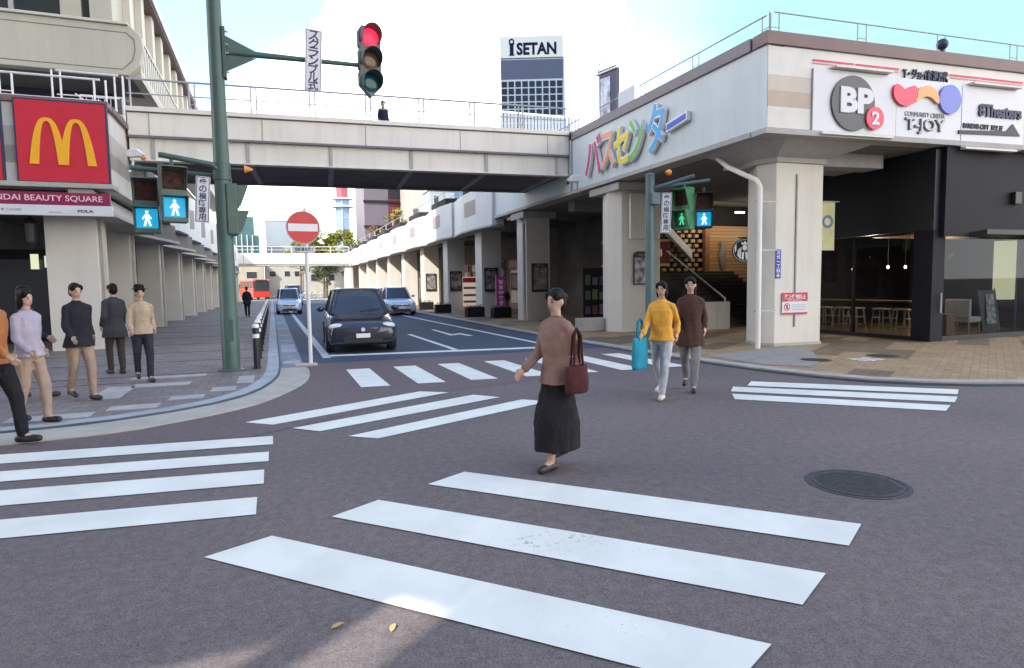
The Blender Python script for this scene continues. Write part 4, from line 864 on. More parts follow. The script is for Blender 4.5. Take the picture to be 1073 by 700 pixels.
obj('top_bar', MB().box(-0.6, 0.6, 3.3, 3.36, -0.1, 0.05), m_steel_w, t); obj('lamp_arm', MB().tube([(-0.5, 3.3, 0), (-0.2, 3.62, 0.2), (0.2, 3.65, 0.2)], 0.03, 6), m_steel_w, t)

# ================================================================== POLES AND SIGNALS
gp = thing('signal_pole', 'tall green steel pole with a long arm holding the red signal', 'pole', (-0.79, 13.12, 0.04))
obj('shaft', MB().lathe([(0.158, 0), (0.158, 1.1), (0.150, 1.11), (0.126, 6.5), (0.115, 9.4)], n=24), m_green, gp, True)
obj('base_plate', MB().lathe([(0.24, 0), (0.24, 0.03), (0.19, 0.05)], n=24), m_green, gp, True)
obj('inspection_hatch', MB().box(-0.07, 0.07, -0.165, -0.14, 0.6, 1.0), m_green, gp, bevel=0.004)
A0 = Vector((-0.79, 13.12, 5.99)); A1 = Vector((1.86, 13.28, 6.06))
obj('arm', MB().tube([A0, A0.lerp(A1, .35), A1], [0.062, 0.055, 0.042], 12), m_green, gp, True, world=True)
gm = MB(); gm.extr([(-0.66, 13.11, 6.30), (-0.10, 13.15, 6.06), (-0.66, 13.11, 6.04)], (0, 0.02, 0)); obj('gusset', gm, m_green, gp, world=True)
gm = MB(); gm.extr([(-0.66, 13.11, 5.62), (-0.10, 13.15, 5.94), (-0.66, 13.11, 5.95)], (0, 0.02, 0)); obj('gusset', gm, m_green, gp, world=True)
obj('flange', MB().box(-0.68, -0.62, 13.02, 13.22, 5.5, 6.42), m_green, gp, world=True, bevel=0.005)
for z in (5.6, 5.95, 6.1, 6.33): obj('bolt', MB().tube([(-0.62, 13.04, z), (-0.57, 13.04, z)], 0.018, 8), m_steel_g, gp, world=True)
obj('lower_arm', MB().tube([(-0.80, 13.06, 3.78), (-0.95, 12.98, 3.90), (-1.75, 12.95, 4.02), (-1.80, 12.95, 4.02)], 0.05, 10), m_green, gp, True, world=True)
obj('lower_arm', MB().tube([(-0.80, 13.2, 3.72), (-2.32, 13.3, 3.83)], 0.045, 10), m_green, gp, True, world=True)
obj('collar', MB().lathe([(0.155, 3.6), (0.155, 3.92)], n=24), m_green, gp, True)
# vehicle signal
def vehicle_signal():
    t = thing('traffic_light', 'upright three lens signal showing red at the end of the long arm', 'traffic light', (2.04, 13.22, 6.17), R(9))
    hs = [(-0.16, 0.66), (0.16, 0.66), (0.23, 0.55), (0.23, 0.26), (0.205, 0.22), (0.205, 0.2), (0.23, 0.16), (0.23, -0.18), (0.205, -0.22), (0.23, -0.26), (0.23, -0.5), (0.0, -0.74), (-0.23, -0.5), (-0.23, -0.26), (-0.205, -0.22), (-0.23, -0.18), (-0.23, 0.16), (-0.205, 0.2), (-0.205, 0.22), (-0.23, 0.26), (-0.23, 0.55)]
    obj('housing', MB().extr([(x, 0, z) for x, z in hs], (0, 0.14, 0)), m_houseg, t, bevel=0.012)
    for z, m in ((0.43, m_redlit), (-0.01, m_amberoff), (-0.45, m_greenoff)):
        ln = MB(); F = frame((0, -0.005, z), (1, 0, 0)); ln.ell((0, 0, 0), 0.185, 0.185, 0.035, 28, 8, F); l_ = obj('lens', ln, m, t, True)
        v = MB(); n = 24; ri, ro = 0.19, 0.205; vs = []
        for i in range(n+1):
            a = R(-30) + R(240)*i/n; dep = 0.05+0.23*(0.5+0.5*math.cos(R(240)*(i/n-0.5)*0.95)); c, s_ = math.cos(a), math.sin(a)
            vs += [(ri*c, 0, z+ri*s_), (ro*c, 0, z+ro*s_), (ri*c, -dep, z+ri*s_), (ro*c, -dep, z+ro*s_)]
        fs = []
        for i in range(n):
            o = 4*i; q = o+4; fs += [(o, q, q+2, o+2), (o+1, o+3, q+3, q+1), (o+2, q+2, q+3, o+3)]
        obj('visor', v.add(vs, fs), m_houseg, l_)
    obj('bracket', MB().tube([(-0.24, 0.08, -0.1), (0.1, 0.08, -0.1)], 0.04, 8), m_green, t)
    return t
vehicle_signal()
def plate(name, label, c, right, w_, h_, text, size, pitch, group=None, tilt=0):
    t = thing(name, label, 'sign', mat=frame(c, right) @ Matrix.Rotation(tilt, 4, 'Z'), group=group)
    obj('plate_face', MB().box(-w_/2, w_/2, -h_/2, h_/2, -0.015, 0), m_signw, t, bevel=0.004)
    bo = MB(); b = 0.012
    for x0, x1, y0, y1 in ((-w_/2+b, w_/2-b, h_/2-2*b, h_/2-b), (-w_/2+b, w_/2-b, -h_/2+b, -h_/2+2*b), (-w_/2+b, -w_/2+2*b, -h_/2+2*b, h_/2-2*b), (w_/2-2*b, w_/2-b, -h_/2+2*b, h_/2-2*b)): bo.box(x0, x1, y0, y1, 0, 0.002)
    obj('border', bo, m_bglass, t)
    obj('lettering', column_write(MB(), text, 0, h_/2-0.03, size, pitch, 0, 0.003, 0.02), m_inkblue, t)
    return t
plate('hanging_plate', 'tall white plate of vertical blue lettering on the long signal arm', (0.93, 13.1, 6.0), (1, 0.05, 0), 0.31, 1.16, 'スクランブル式', 0.19, 0.157, tilt=R(-3))
plate('vertical_plate', 'narrow white lettered plate on the green pole beside two walk signals', (-1.13, 13.0, 3.26), (1, 0.05, 0), 0.24, 0.84, '歩の横断専用', 0.125, 0.13, 'narrow lettered plates by walk signals', tilt=R(-4))
# walking figure lamp
def walker(mb, s, cx, cy, z0, z1):
    mb.disc((cx, cy+0.36*s), 0.085*s, z0, z1, 14)
    for p in ([(-.10, .24), (.10, .24), (.11, -.06), (-.09, -.06)], [(-.09, -.04), (.02, -.04), (-.07, -.44), (-.20, -.44)], [(-.0, -.05), (.11, -.05), (.22, -.42), (.10, -.44)],
              [(-.09, .23), (-.14, .16), (-.27, -.02), (-.20, -.07), (-.07, .12)], [(.09, .23), (.15, .14), (.25, .0), (.19, -.05), (.07, .12)]):
        mb.extr([(cx+x*s, cy+y*s, z0) for x, y in p], (0, 0, z1-z0))
    return mb
def walk_signal(label, loc, rotz, house=m_house, lens=None, fig=None, w_=0.44, h_=1.02, group='pedestrian walk signals'):
    t = thing('walk_signal', label, 'walk signal', loc, rotz, group)
    obj('housing', MB().box(-w_/2, w_/2, 0, 0.2, -h_/2, h_/2), house, t, bevel=0.025)
    F = frame((0, -0.001, -h_*0.24), (1, 0, 0))
    q = w_*0.40
    l_ = obj('lens', MB().box(-q, q, -q, q, -0.01, 0.012, F), lens or m_cyanlit, t, bevel=0.02)
    obj('walking_figure', walker(MB(), 0.32*w_/0.44, 0, 0, 0, 0.003), fig or m_manlit, l_).matrix_basis = F @ Matrix.Translation((0, 0, 0.0125))
    F2 = frame((0, -0.001, h_*0.25), (1, 0, 0))
    obj('lens', MB().box(-q, q, -q, q, -0.01, 0.012, F2), m_redoff, t, bevel=0.02)
    for zc in (-h_*0.24, h_*0.25):
        v = MB(); e = q+0.02
        v.box(-e-0.012, e+0.012, -0.19, 0, zc+e, zc+e+0.012)
        for s_ in (-1, 1): v.extr([(s_*e, 0, zc+e), (s_*e, -0.19, zc+e), (s_*e, -0.05, zc-e*0.9), (s_*e, 0, zc-e*0.9)], (s_*0.012, 0, 0))
        obj('visor', v, house, t)
    obj('hanger', MB().tube([(0, 0.1, h_/2-0.02), (0, 0.1, h_/2+0.13)], 0.03, 8), house, t, True)
    return t
walk_signal('green box walk signal with white figure, outermost on the lower arm of the tall pole', (-2.08, 13.22, 3.16), R(4))
walk_signal('green box walk signal showing a white figure, next to the narrow lettered plate', (-1.58, 12.88, 3.33), R(16))
walk_signal('walk signal turned edge on, hooded lamps pointing away from the tall pole', (-0.56, 13.2, 3.10), R(97), h_=0.95)
def horn(label, loc, rotz, arm):
    t = thing('sound_horn', label, 'speaker', loc, rotz, 'orange crossing sound horns')
    obj('horn', MB().tube([(0, 0, 0), (0.02, 0, 0), (0.15, 0, 0)], [0.075, 0.068, 0.018], 12), m_amberhorn, t, True)
    obj('horn_arm', MB().tube([(0.16-0.02, 0, 0) if arm < 0 else (0, 0, 0), (arm, 0, 0)], 0.018, 6), m_green, t, True)
horn('small orange horn on a thin rod beside the tall green pole', (-0.40, 13.1, 3.86), 0, -0.34)
# second pole over on the bus station corner
tp = thing('signal_pole', 'teal corner pole carrying walk signals in front of the bus station columns', 'pole', (8.28, 12.7, 0.05))
obj('shaft', MB().lathe([(0.11, 0), (0.105, 4.0), (0.10, 4.02)], n=20), m_teal, tp, True); obj('cap', MB().lathe([(0.115, 4.02), (0.1, 4.06), (0.02, 4.09)], n=20), m_teal, tp, True)
obj('base_plate', MB().lathe([(0.2, 0), (0.2, 0.03)], n=20), m_teal, tp, True)
obj('upper_arm', MB().tube([(8.30, 12.7, 3.78), (9.60, 12.25, 3.96)], 0.04, 8), m_teal, tp, True, world=True)
obj('upper_arm', MB().tube([(8.30, 12.7, 3.76), (8.95, 11.95, 3.98)], 0.045, 8), m_teal, tp, True, world=True)
obj('junction_box', MB().box(-0.07, 0.16, -0.2, -0.08, 3.35, 3.62), m_teal, tp, bevel=0.01)
walk_signal('small walk signal with bright white figure hanging free under the teal arm', (9.45, 12.25, 3.26), R(-30), m_black, w_=0.40, h_=0.82)
walk_signal('bright green walk signal seen sideways with a green figure at the teal pole', (8.95, 12.4, 3.30), R(-68), M('bright green housing', (0.03, 0.19, 0.08), 0.4), M('unlit dark lens', (0.015, 0.05, 0.03), 0.3), m_greenlit, w_=0.42, h_=0.98)
plate('vertical_plate', 'narrow white lettered plate hanging beside the teal corner pole', (8.55, 12.45, 3.20), (0.86, -0.5, 0), 0.23, 0.92, '歩の横断専用', 0.125, 0.14, 'narrow lettered plates by walk signals', tilt=R(-2))
horn('small orange horn above the teal corner pole arm', (8.62, 12.45, 4.12), R(-150), 0.14)
# no entry sign
ns = thing('no_entry_sign', 'round red no entry sign with white bar on a thin white post', 'road sign', (0.68, 13.5, 0.02))
obj('post', MB().lathe([(0.038, 0), (0.038, 3.18), (0.01, 3.2)], n=14), m_steel_w, ns, True)
obj('footing', MB().box(-0.33, 0.13, -0.09, 0.09, -0.02, 0.05), m_apron, ns, bevel=0.03)
F = frame((-0.05, -0.045, 2.80), (1, 0.06, 0))
dk = obj('disc', MB().disc((0, 0), 0.325, -0.01, 0, 48, F), m_redroundel, ns)
obj('rim', MB().rings([(0, 0, -0.012, .33, .33), (0, 0, 0.004, .332, .332), (0, 0, 0.004, .312, .312), (0, 0, -0.012, .312, .312)], 48, F, True), m_steel_g, dk, True)
obj('bar', MB().box(-0.285, 0.285, -0.075, 0.075, 0.001, 0.004, F), m_white, dk)
sp_ = obj('sub_plate', MB().box(-0.2, 0.22, -0.50, -0.37, -0.01, 0, F), m_signw, ns)
obj('lettering', write(MB(), '自転車を除く', 0.01, -0.435, 0.085, 0, 0.003, w=0.36, bold=0.03, M_=F), m_ink, sp_)
obj('sub_plate_rim', MB().box(-0.205, 0.225, -0.507, -0.502, -0.012, 0.004, F), m_inkblue, sp_)
# bollards
def bollard(n):
    t = thing('bollard', '', 'bollard', (0, 0, 0.046), group='black bollards along the kerb')
    obj('post', MB().lathe([(0.062, 0), (0.062, 0.78), (0.058, 0.80)], n=16), m_black, t, True)
    obj('reflective_band', MB().lathe([(0.064, 0.60), (0.066, 0.60), (0.066, 0.68), (0.064, 0.68)], n=16), m_white, t, True)
    obj('cap', MB().lathe([(0.058, 0.80), (0.068, 0.80), (0.068, 0.84), (0.05, 0.87), (0.01, 0.88)], n=16), m_white, t, True)
    obj('collar', MB().lathe([(0.085, 0), (0.085, 0.02), (0.064, 0.03)], n=16), m_black, t, True)
    return t
b0 = bollard(0); b0['label'] = 'black bollard with white cap and white band on the left kerb'
b0.location = (-0.34, 13.3, 0.046); WM[b0] = Matrix.Translation(b0.location)
for i in range(1, 18): dup(b0, None, (-0.34, 13.3+1.9*i, 0.046))
# cameras at the building corners
def wall_camera(label, loc, rotz, bird=False):
    t = thing('wall_camera', label, 'camera', loc, rotz, 'white corner cameras')
    obj('camera_hood', MB().extr([(-0.2, 0, 0.0), (0.0, 0, 0.17), (0.22, 0, 0.13), (0.3, 0, -0.02), (0.2, 0, -0.07), (-0.12, 0, -0.06)], (0, 0.17, 0)), m_white, t, bevel=0.02)
    obj('camera_lens', MB().tube([(-0.12, 0.085, -0.08), (-0.2, 0.085, -0.12)], 0.055, 12), m_amberhorn if bird else m_black, t, True)
    obj('wall_arm', MB().tube([(0.12, 0.09, -0.05), (0.14, 0.09, -0.35), (0.25, 0.09, -0.46)], 0.035, 8), m_white, t, True)
wall_camera('white hooded camera at the joint of the footbridge and the letter sign fascia', (9.85, 19.9, 5.2), R(-20))
wall_camera('white hooded camera with an orange lens over the two walk signals', (-3.3, 20.3, 5.35), R(160), True)
# rainwater pipe by the corner column
p_ = thing('drain_pipe', 'white drainpipe with a slanted top beside the corner column', 'pipe', (10.35, 11.55, 0.05))
obj('pipe_run', MB().tube([(10.5, 13.1, 4.66), (10.42, 12.6, 4.35), (10.44, 11.66, 3.9), (10.44, 11.55, 3.75), (10.44, 11.55, 0.05)], 0.058, 12), m_cream_b, p_, True, world=True)
for z in (0.9, 2.3, 3.4): obj('pipe_clip', MB().box(10.36, 10.98, 11.58, 11.61, z, z+0.03), m_steel_g, p_, world=True)
p_ = thing('drain_pipe', 'grey drainpipe with a curved top by the second street column', 'pipe', (10.15, 25.1, 0.05))
obj('pipe_run', MB().tube([(10.2, 27.2, 4.6), (10.1, 26.0, 4.55), (10.1, 25.1, 4.2), (10.1, 25.1, 0.05)], 0.07, 10), m_eave, p_, True, world=True)
for z in (1.2, 3.0): obj('pipe_clip', MB().box(10.1, 10.24, 25.08, 25.12, z, z+0.04), m_steel_g, p_, world=True)
# notices on the corner column
t = thing('notice', 'red and white prohibition notice on the corner column', 'notice', mat=frame((11.66, 11.695, 1.08), (1.28, -0.07, 0)))
obj('notice_face', MB().box(-0.37, 0.37, -0.28, 0.24, 0.0, 0.012), m_signw, t)
obj('red_header', MB().box(-0.368, 0.368, 0.03, 0.238, 0.0125, 0.016), m_red, t); obj('red_footer', MB().box(-0.368, 0.368, -0.278, -0.235, 0.0125, 0.016), m_red, t)
obj('lettering', write(MB(), '路上喫煙禁止', 0.0, 0.135, 0.12, 0.0165, 0.019, w=0.62, bold=0.03), m_signw, t); obj('lettering', write(MB(), 'NO SMOKING', 0, 0.055, 0.03, 0.0165, 0.019, w=0.4), m_signw, t)
rg = MB(); rg.rings([(-0.23, -0.1, 0.0125, .09, .09), (-0.23, -0.1, 0.016, .09, .09), (-0.23, -0.1, 0.016, .072, .072), (-0.23, -0.1, 0.0125, .072, .072)], 24, None, True); rg.add([(-.29, -.05, .0165), (-.28, -.04, .0165), (-.17, -.15, .0165), (-.18, -.16, .0165)], [(0, 1, 2, 3)])
obj('prohibition_ring', rg, m_red, t); obj('pictogram', MB().box(-0.25, -0.21, -0.15, -0.05, 0.0125, 0.015), m_ink, t)
mb = MB()
for k in range(4): mb.box(-0.1, 0.32-0.03*(k % 2), -0.06-k*0.04, -0.05-k*0.04, 0.0125, 0.014)
obj('small_print', mb, m_greytext, t)
t = thing('address_plate', 'narrow navy address plate on the chamfer of the corner column', 'plate', mat=frame((11.15, 11.742, 2.0), (1.36, -0.07, 0)))
obj('plate_face', MB().box(-0.05, 0.10, -0.34, 0.34, 0.0, 0.012), M('address blue', (0.025, 0.05, 0.30), 0.4), t); obj('lettering', column_write(MB(), '万代一丁目6', 0.025, 0.32, 0.09, 0.106, 0.0125, 0.015, 0.02), m_signw, t)
# hanging banner past the column
t = thing('hanging_banner', 'pale yellow banner hanging behind the corner column', 'banner', mat=frame((13.5, 12.6, 3.0), (1, -0.1, 0)))
obj('banner_cloth', MB().box(-0.32, 0.32, -0.62, 0.62, 0, 0.01), M('pale yellow cloth', (0.62, 0.60, 0.33), 0.8), t); obj('round_mark', MB().rings([(0.1, 0.12, 0.011, .17, .17), (0.1, 0.12, 0.016, .17, .17), (0.1, 0.12, 0.016, .1, .1), (0.1, 0.12, 0.011, .1, .1)], 24, None, True), M('steel blue print', (0.12, 0.22, 0.42), 0.6), t)
obj('lettering', write(MB(), 'P・P・P', 0.05, -0.2, 0.06, 0.011, 0.015), m_orange, t); obj('banner_rod', MB().tube([(-0.5, 0.64, 0), (0.45, 0.64, 0)], 0.015, 6), m_steel_g, t)
# round cafe sign in the stair hall
t = thing('round_cafe_sign', 'round black sign with a white crowned emblem hanging in the stair hall', 'sign', mat=frame((14.55, 16.75, 2.62), (0.76, -0.65, 0)) @ Matrix.Scale(0.72, 4))
obj('sign_disc', MB().disc((0, 0), 0.55, -0.06, 0, 40), m_ink, t)
em = MB(); em.rings([(0, 0, 0.001, .50, .50), (0, 0, 0.01, .50, .50), (0, 0, 0.01, .485, .485), (0, 0, 0.001, .485, .485)], 40, None, True)
m_emw = EM('emblem white', (0.55, 0.57, 0.58), 0.16)
em.ell((0, 0.12, 0.008), 0.10, 0.13, 0.012, 16, 6)
em.extr([(-0.13, 0.26, 0.001), (-0.16, 0.40, 0.001), (-0.07, 0.33, 0.001), (0, 0.44, 0.001), (0.07, 0.33, 0.001), (0.16, 0.40, 0.001), (0.13, 0.26, 0.001)], (0, 0, 0.012))
for s_ in (-1, 1):
    for k in range(3): em.extr([(s_*(0.14+0.06*k), 0.16-0.05*k, 0.001), (s_*(0.18+0.06*k), 0.13-0.05*k, 0.001), (s_*(0.22+0.05*k), -0.36+0.06*k, 0.001), (s_*(0.17+0.05*k), -0.40+0.06*k, 0.001)], (0, 0, 0.012))
    em.extr([(s_*0.02, -0.06, 0.001), (s_*0.12, -0.10, 0.001), (s_*0.14, -0.38, 0.001), (s_*0.05, -0.44, 0.001)], (0, 0, 0.012))
    em.extr([(s_*0.36, 0.30, 0.001), (s_*0.44, 0.16, 0.001), (s_*0.42, -0.12, 0.001), (s_*0.36, 0.05, 0.001)], (0, 0, 0.012))
obj('emblem', em, m_emw, t); obj('sign_bracket', MB().box(-0.3, 0.3, 0.55, 0.6, -0.05, 0.05), m_black, t)
# poster on second column, restaurant fascia board and white screen behind it
t = thing('poster_board', 'black framed poster with arched top on the broad cream column', 'poster', mat=frame((11.12, 17.47, 2.05), (1.38, -0.07, 0)))
obj('poster_frame', MB().extr([(-0.34, -0.5, 0), (0.34, -0.5, 0), (0.34, 0.48, 0), (0.2, 0.56, 0), (-0.2, 0.56, 0), (-0.34, 0.48, 0)], (0, 0, 0.03)), m_black, t); obj('poster_sheet', MB().box(-0.3, 0.3, -0.46, 0.36, 0.0305, 0.034), M('poster print', (0.34, 0.33, 0.32), 0.4, 0.9, 5), t)
obj('lettering', write(MB(), 'WELCOME', 0, 0.44, 0.07, 0.031, 0.035, w=0.36), m_pave_light, t)
t = thing('restaurant_sign', 'dark red shop board with gold edges and white marks behind the columns', 'sign', mat=frame((13.2, 21.3, 2.75), (0.75, -0.62, 0)))
obj('sign_board', MB().box(-1.3, 1.3, -0.42, 0.42, -0.08, 0), M('deep red board', (0.13, 0.02, 0.02), 0.4), t)
for y in (-0.5, 0.42): obj('gold_edge', MB().box(-1.3, 1.3, y, y+0.08, -0.08, 0.02), M('gold edge', (0.45, 0.33, 0.08), 0.4), t)
rg = MB(); rg.rings([(0, 0, 0.001, .34, .36), (0, 0, 0.012, .34, .36), (0, 0, 0.012, .28, .30), (0, 0, 0.001, .28, .30)], 32, None, True); obj('ring_mark', rg, EM('sign white', (0.8, 0.78, 0.75), 0.15), t)
m_sp = EM('sign pink', (0.75, 0.4, 0.4), 0.13)
for tx_, cx_, h_ in (('鶏', 0, .36), ('万代', -.75, .28), ('酒場', .75, .28)): obj('lettering', write(MB(), tx_, cx_, 0, h_, 0, 0.012), m_sp, t)
t = thing('white_screen', 'plain grey white screen standing behind the broad cream column', 'screen', (12.4, 20.2, 0.05), R(-38))
obj('screen_face', MB().box(-1.0, 0.9, 0, 0.06, 0.55, 1.95), M('pale screen', (0.42, 0.43, 0.44), 0.6), t); obj('screen_frame', MB().box(-1.05, -1.0, -0.02, 0.08, 0, 2.0), m_black, t); obj('screen_frame', MB().box(0.9, 0.95, -0.02, 0.08, 0, 2.0), m_black, t)
t = thing('shop_display', 'dark shop shelf of mixed goods under the red shop board', 'shelf', (13.4, 22.6, 0.05), R(-35))
obj('shelf_body', MB().box(-1.6, 1.2, 0, 0.4, 0, 2.2), m_dark, t)
for i in range(9):
    for j in range(3): obj('packet', MB().box(-1.5+i*0.29, -1.28+i*0.29, -0.06, 0, 0.3+j*0.6, 0.62+j*0.6+0.05*((i*7+j) % 3)), M('packet', (0.05+0.25*rnd.random(), 0.05+0.15*rnd.random(), 0.05+0.15*rnd.random()), 0.5), t)
t = tag(obj('concrete_step', MB().box(-0.5, 0.55, -0.3, 0.3, 0, 0.42), m_eave, bevel=0.02), 'low grey block at the foot of the broad cream column', 'block'); t.location = (9.9, 18.6, 0.05)
# along the street columns: framed posters, planters, banners
for i, (y, lb_) in enumerate(((25.18, 'dark framed poster on the street column with the curved drainpipe'), (31.38, 'tall dark poster frame on the column behind the magenta banner'), (38.18, 'dark framed poster on the column beside the lit menu stand'), (44.78, 'dark framed poster on the farthest clear column near the white car'))):
    t = thing('poster_board', lb_, 'poster', mat=frame((10.85 if i == 0 else 10.75, y, 1.9), (1, 0, 0)))
    obj('poster_frame', MB().box(-0.38, 0.38, -0.62, 0.62, 0, 0.04), m_black, t); obj('poster_sheet', MB().box(-0.31, 0.31, -0.5, 0.45, 0.041, 0.045), M('poster print', (0.22, 0.2, 0.2), 0.5, 0.9, 4), t)
    obj('lettering', write(MB(), ('MENU', 'SALE', 'INFO', 'CAFE')[i], 0, 0.53, 0.08, 0.041, 0.045, w=0.4), m_pave_light, t)
for x, y, lb_ in ((10.2, 28.4, 'black planter box in front of the column with the curved pipe'), (9.35, 29.9, 'black planter box by the magenta banner column'), (9.2, 35.6, 'black planter box near the column with the lit stand'), (9.6, 41.5, 'black planter box at the far column behind the white car')):
    t = thing('planter_box', lb_, 'planter', (x, y, 0.05))
    obj('box', MB().box(-0.45, 0.45, -0.25, 0.25, 0, 0.5), m_clad_g, t, bevel=0.02)
    fm = MB(); rr = random.Random(int(x*100))
    for k in range(120):
        c = Vector((rr.uniform(-.42, .42), rr.uniform(-.22, .22), 0.5+rr.uniform(0, .12))); a = rr.uniform(0, 6.28); s_ = rr.uniform(.02, .05); u = Vector((math.cos(a), math.sin(a), rr.uniform(-.5, .8)))*s_; v = Vector((-math.sin(a), math.cos(a), 0.3))*s_*.6
        fm.add([c-u, c+v, c+u, c-v], [(0, 1, 2, 3)])
    obj('plants', fm, M('planter leaves', (0.045, 0.065, 0.035), 0.7), t)
def nobori(label, x, y, h, col, rz):
    t = thing('flag_banner', label, 'banner', (x, y, 0.05), rz)
    obj('banner_pole', MB().lathe([(0.016, 0), (0.014, h+0.1)], n=8), m_steel_w, t); obj('banner_foot', MB().lathe([(0.22, 0), (0.22, 0.08), (0.04, 0.14)], n=16), m_white, t)
    cl = MB(); n = 14
    vs = [(x_, 0.03*math.sin(i*0.9)+0.02*x_, h-(h-0.35)*i/n) for i in range(n+1) for x_ in (0.03, 0.5)]
    cl.add(vs+[(a, b+0.006, c) for a, b, c in vs], [(2*i, 2*i+1, 2*i+3, 2*i+2) for i in range(n)]+[(2*n+2+2*i, 2*n+4+2*i, 2*n+5+2*i, 2*n+3+2*i) for i in range(n)])
    obj('banner_cloth', cl, M('banner cloth', col, 0.7), t)
    obj('lettering', column_write(MB(), '営業中です', 0.27, h-0.15, 0.22, 0.27, 0.03, 0.034, 0.02), m_signw, t).matrix_basis = frame((0, -0.03, 0), (1, 0, 0))
nobori('magenta flag banner with white lettering beside the street column', 10.55, 30.1, 2.0, (0.42, 0.03, 0.20), R(-25))
t = thing('menu_stand', 'lit white menu stand with red heading between the street columns', 'stand', (11.5, 37.5, 0.05), R(-15))
obj('stand_board', MB().box(-0.5, 0.5, 0, 0.1, 0.3, 2.1), EM('lit menu face', (0.75, 0.62, 0.5), 0.13), t)
obj('heading', MB().box(-0.48, 0.48, -0.012, -0.001, 1.75, 2.05), m_red, t)
for z in (0.5, 0.9, 1.35): obj('menu_strip', MB().box(-0.45, 0.45, -0.012, -0.001, z, z+0.14), m_shopB, t)
t = thing('warm_doorway', 'warm lit shop doorway by the far street column', 'doorway', (12.2, 43.6, 0.05))
obj('doorway_light', MB().box(-0.5, 0.5, 0, 0.05, 0.2, 3.0), EM('warm shop light', (0.55, 0.40, 0.16), 0.14), t); obj('door_post', MB().box(-0.1, 0.02, -0.05, -0.005, 0, 3.0), m_dark, t); obj('display_stand', MB().box(-0.3, 0.25, -0.3, -0.1, 0, 1.2), m_orange, t)

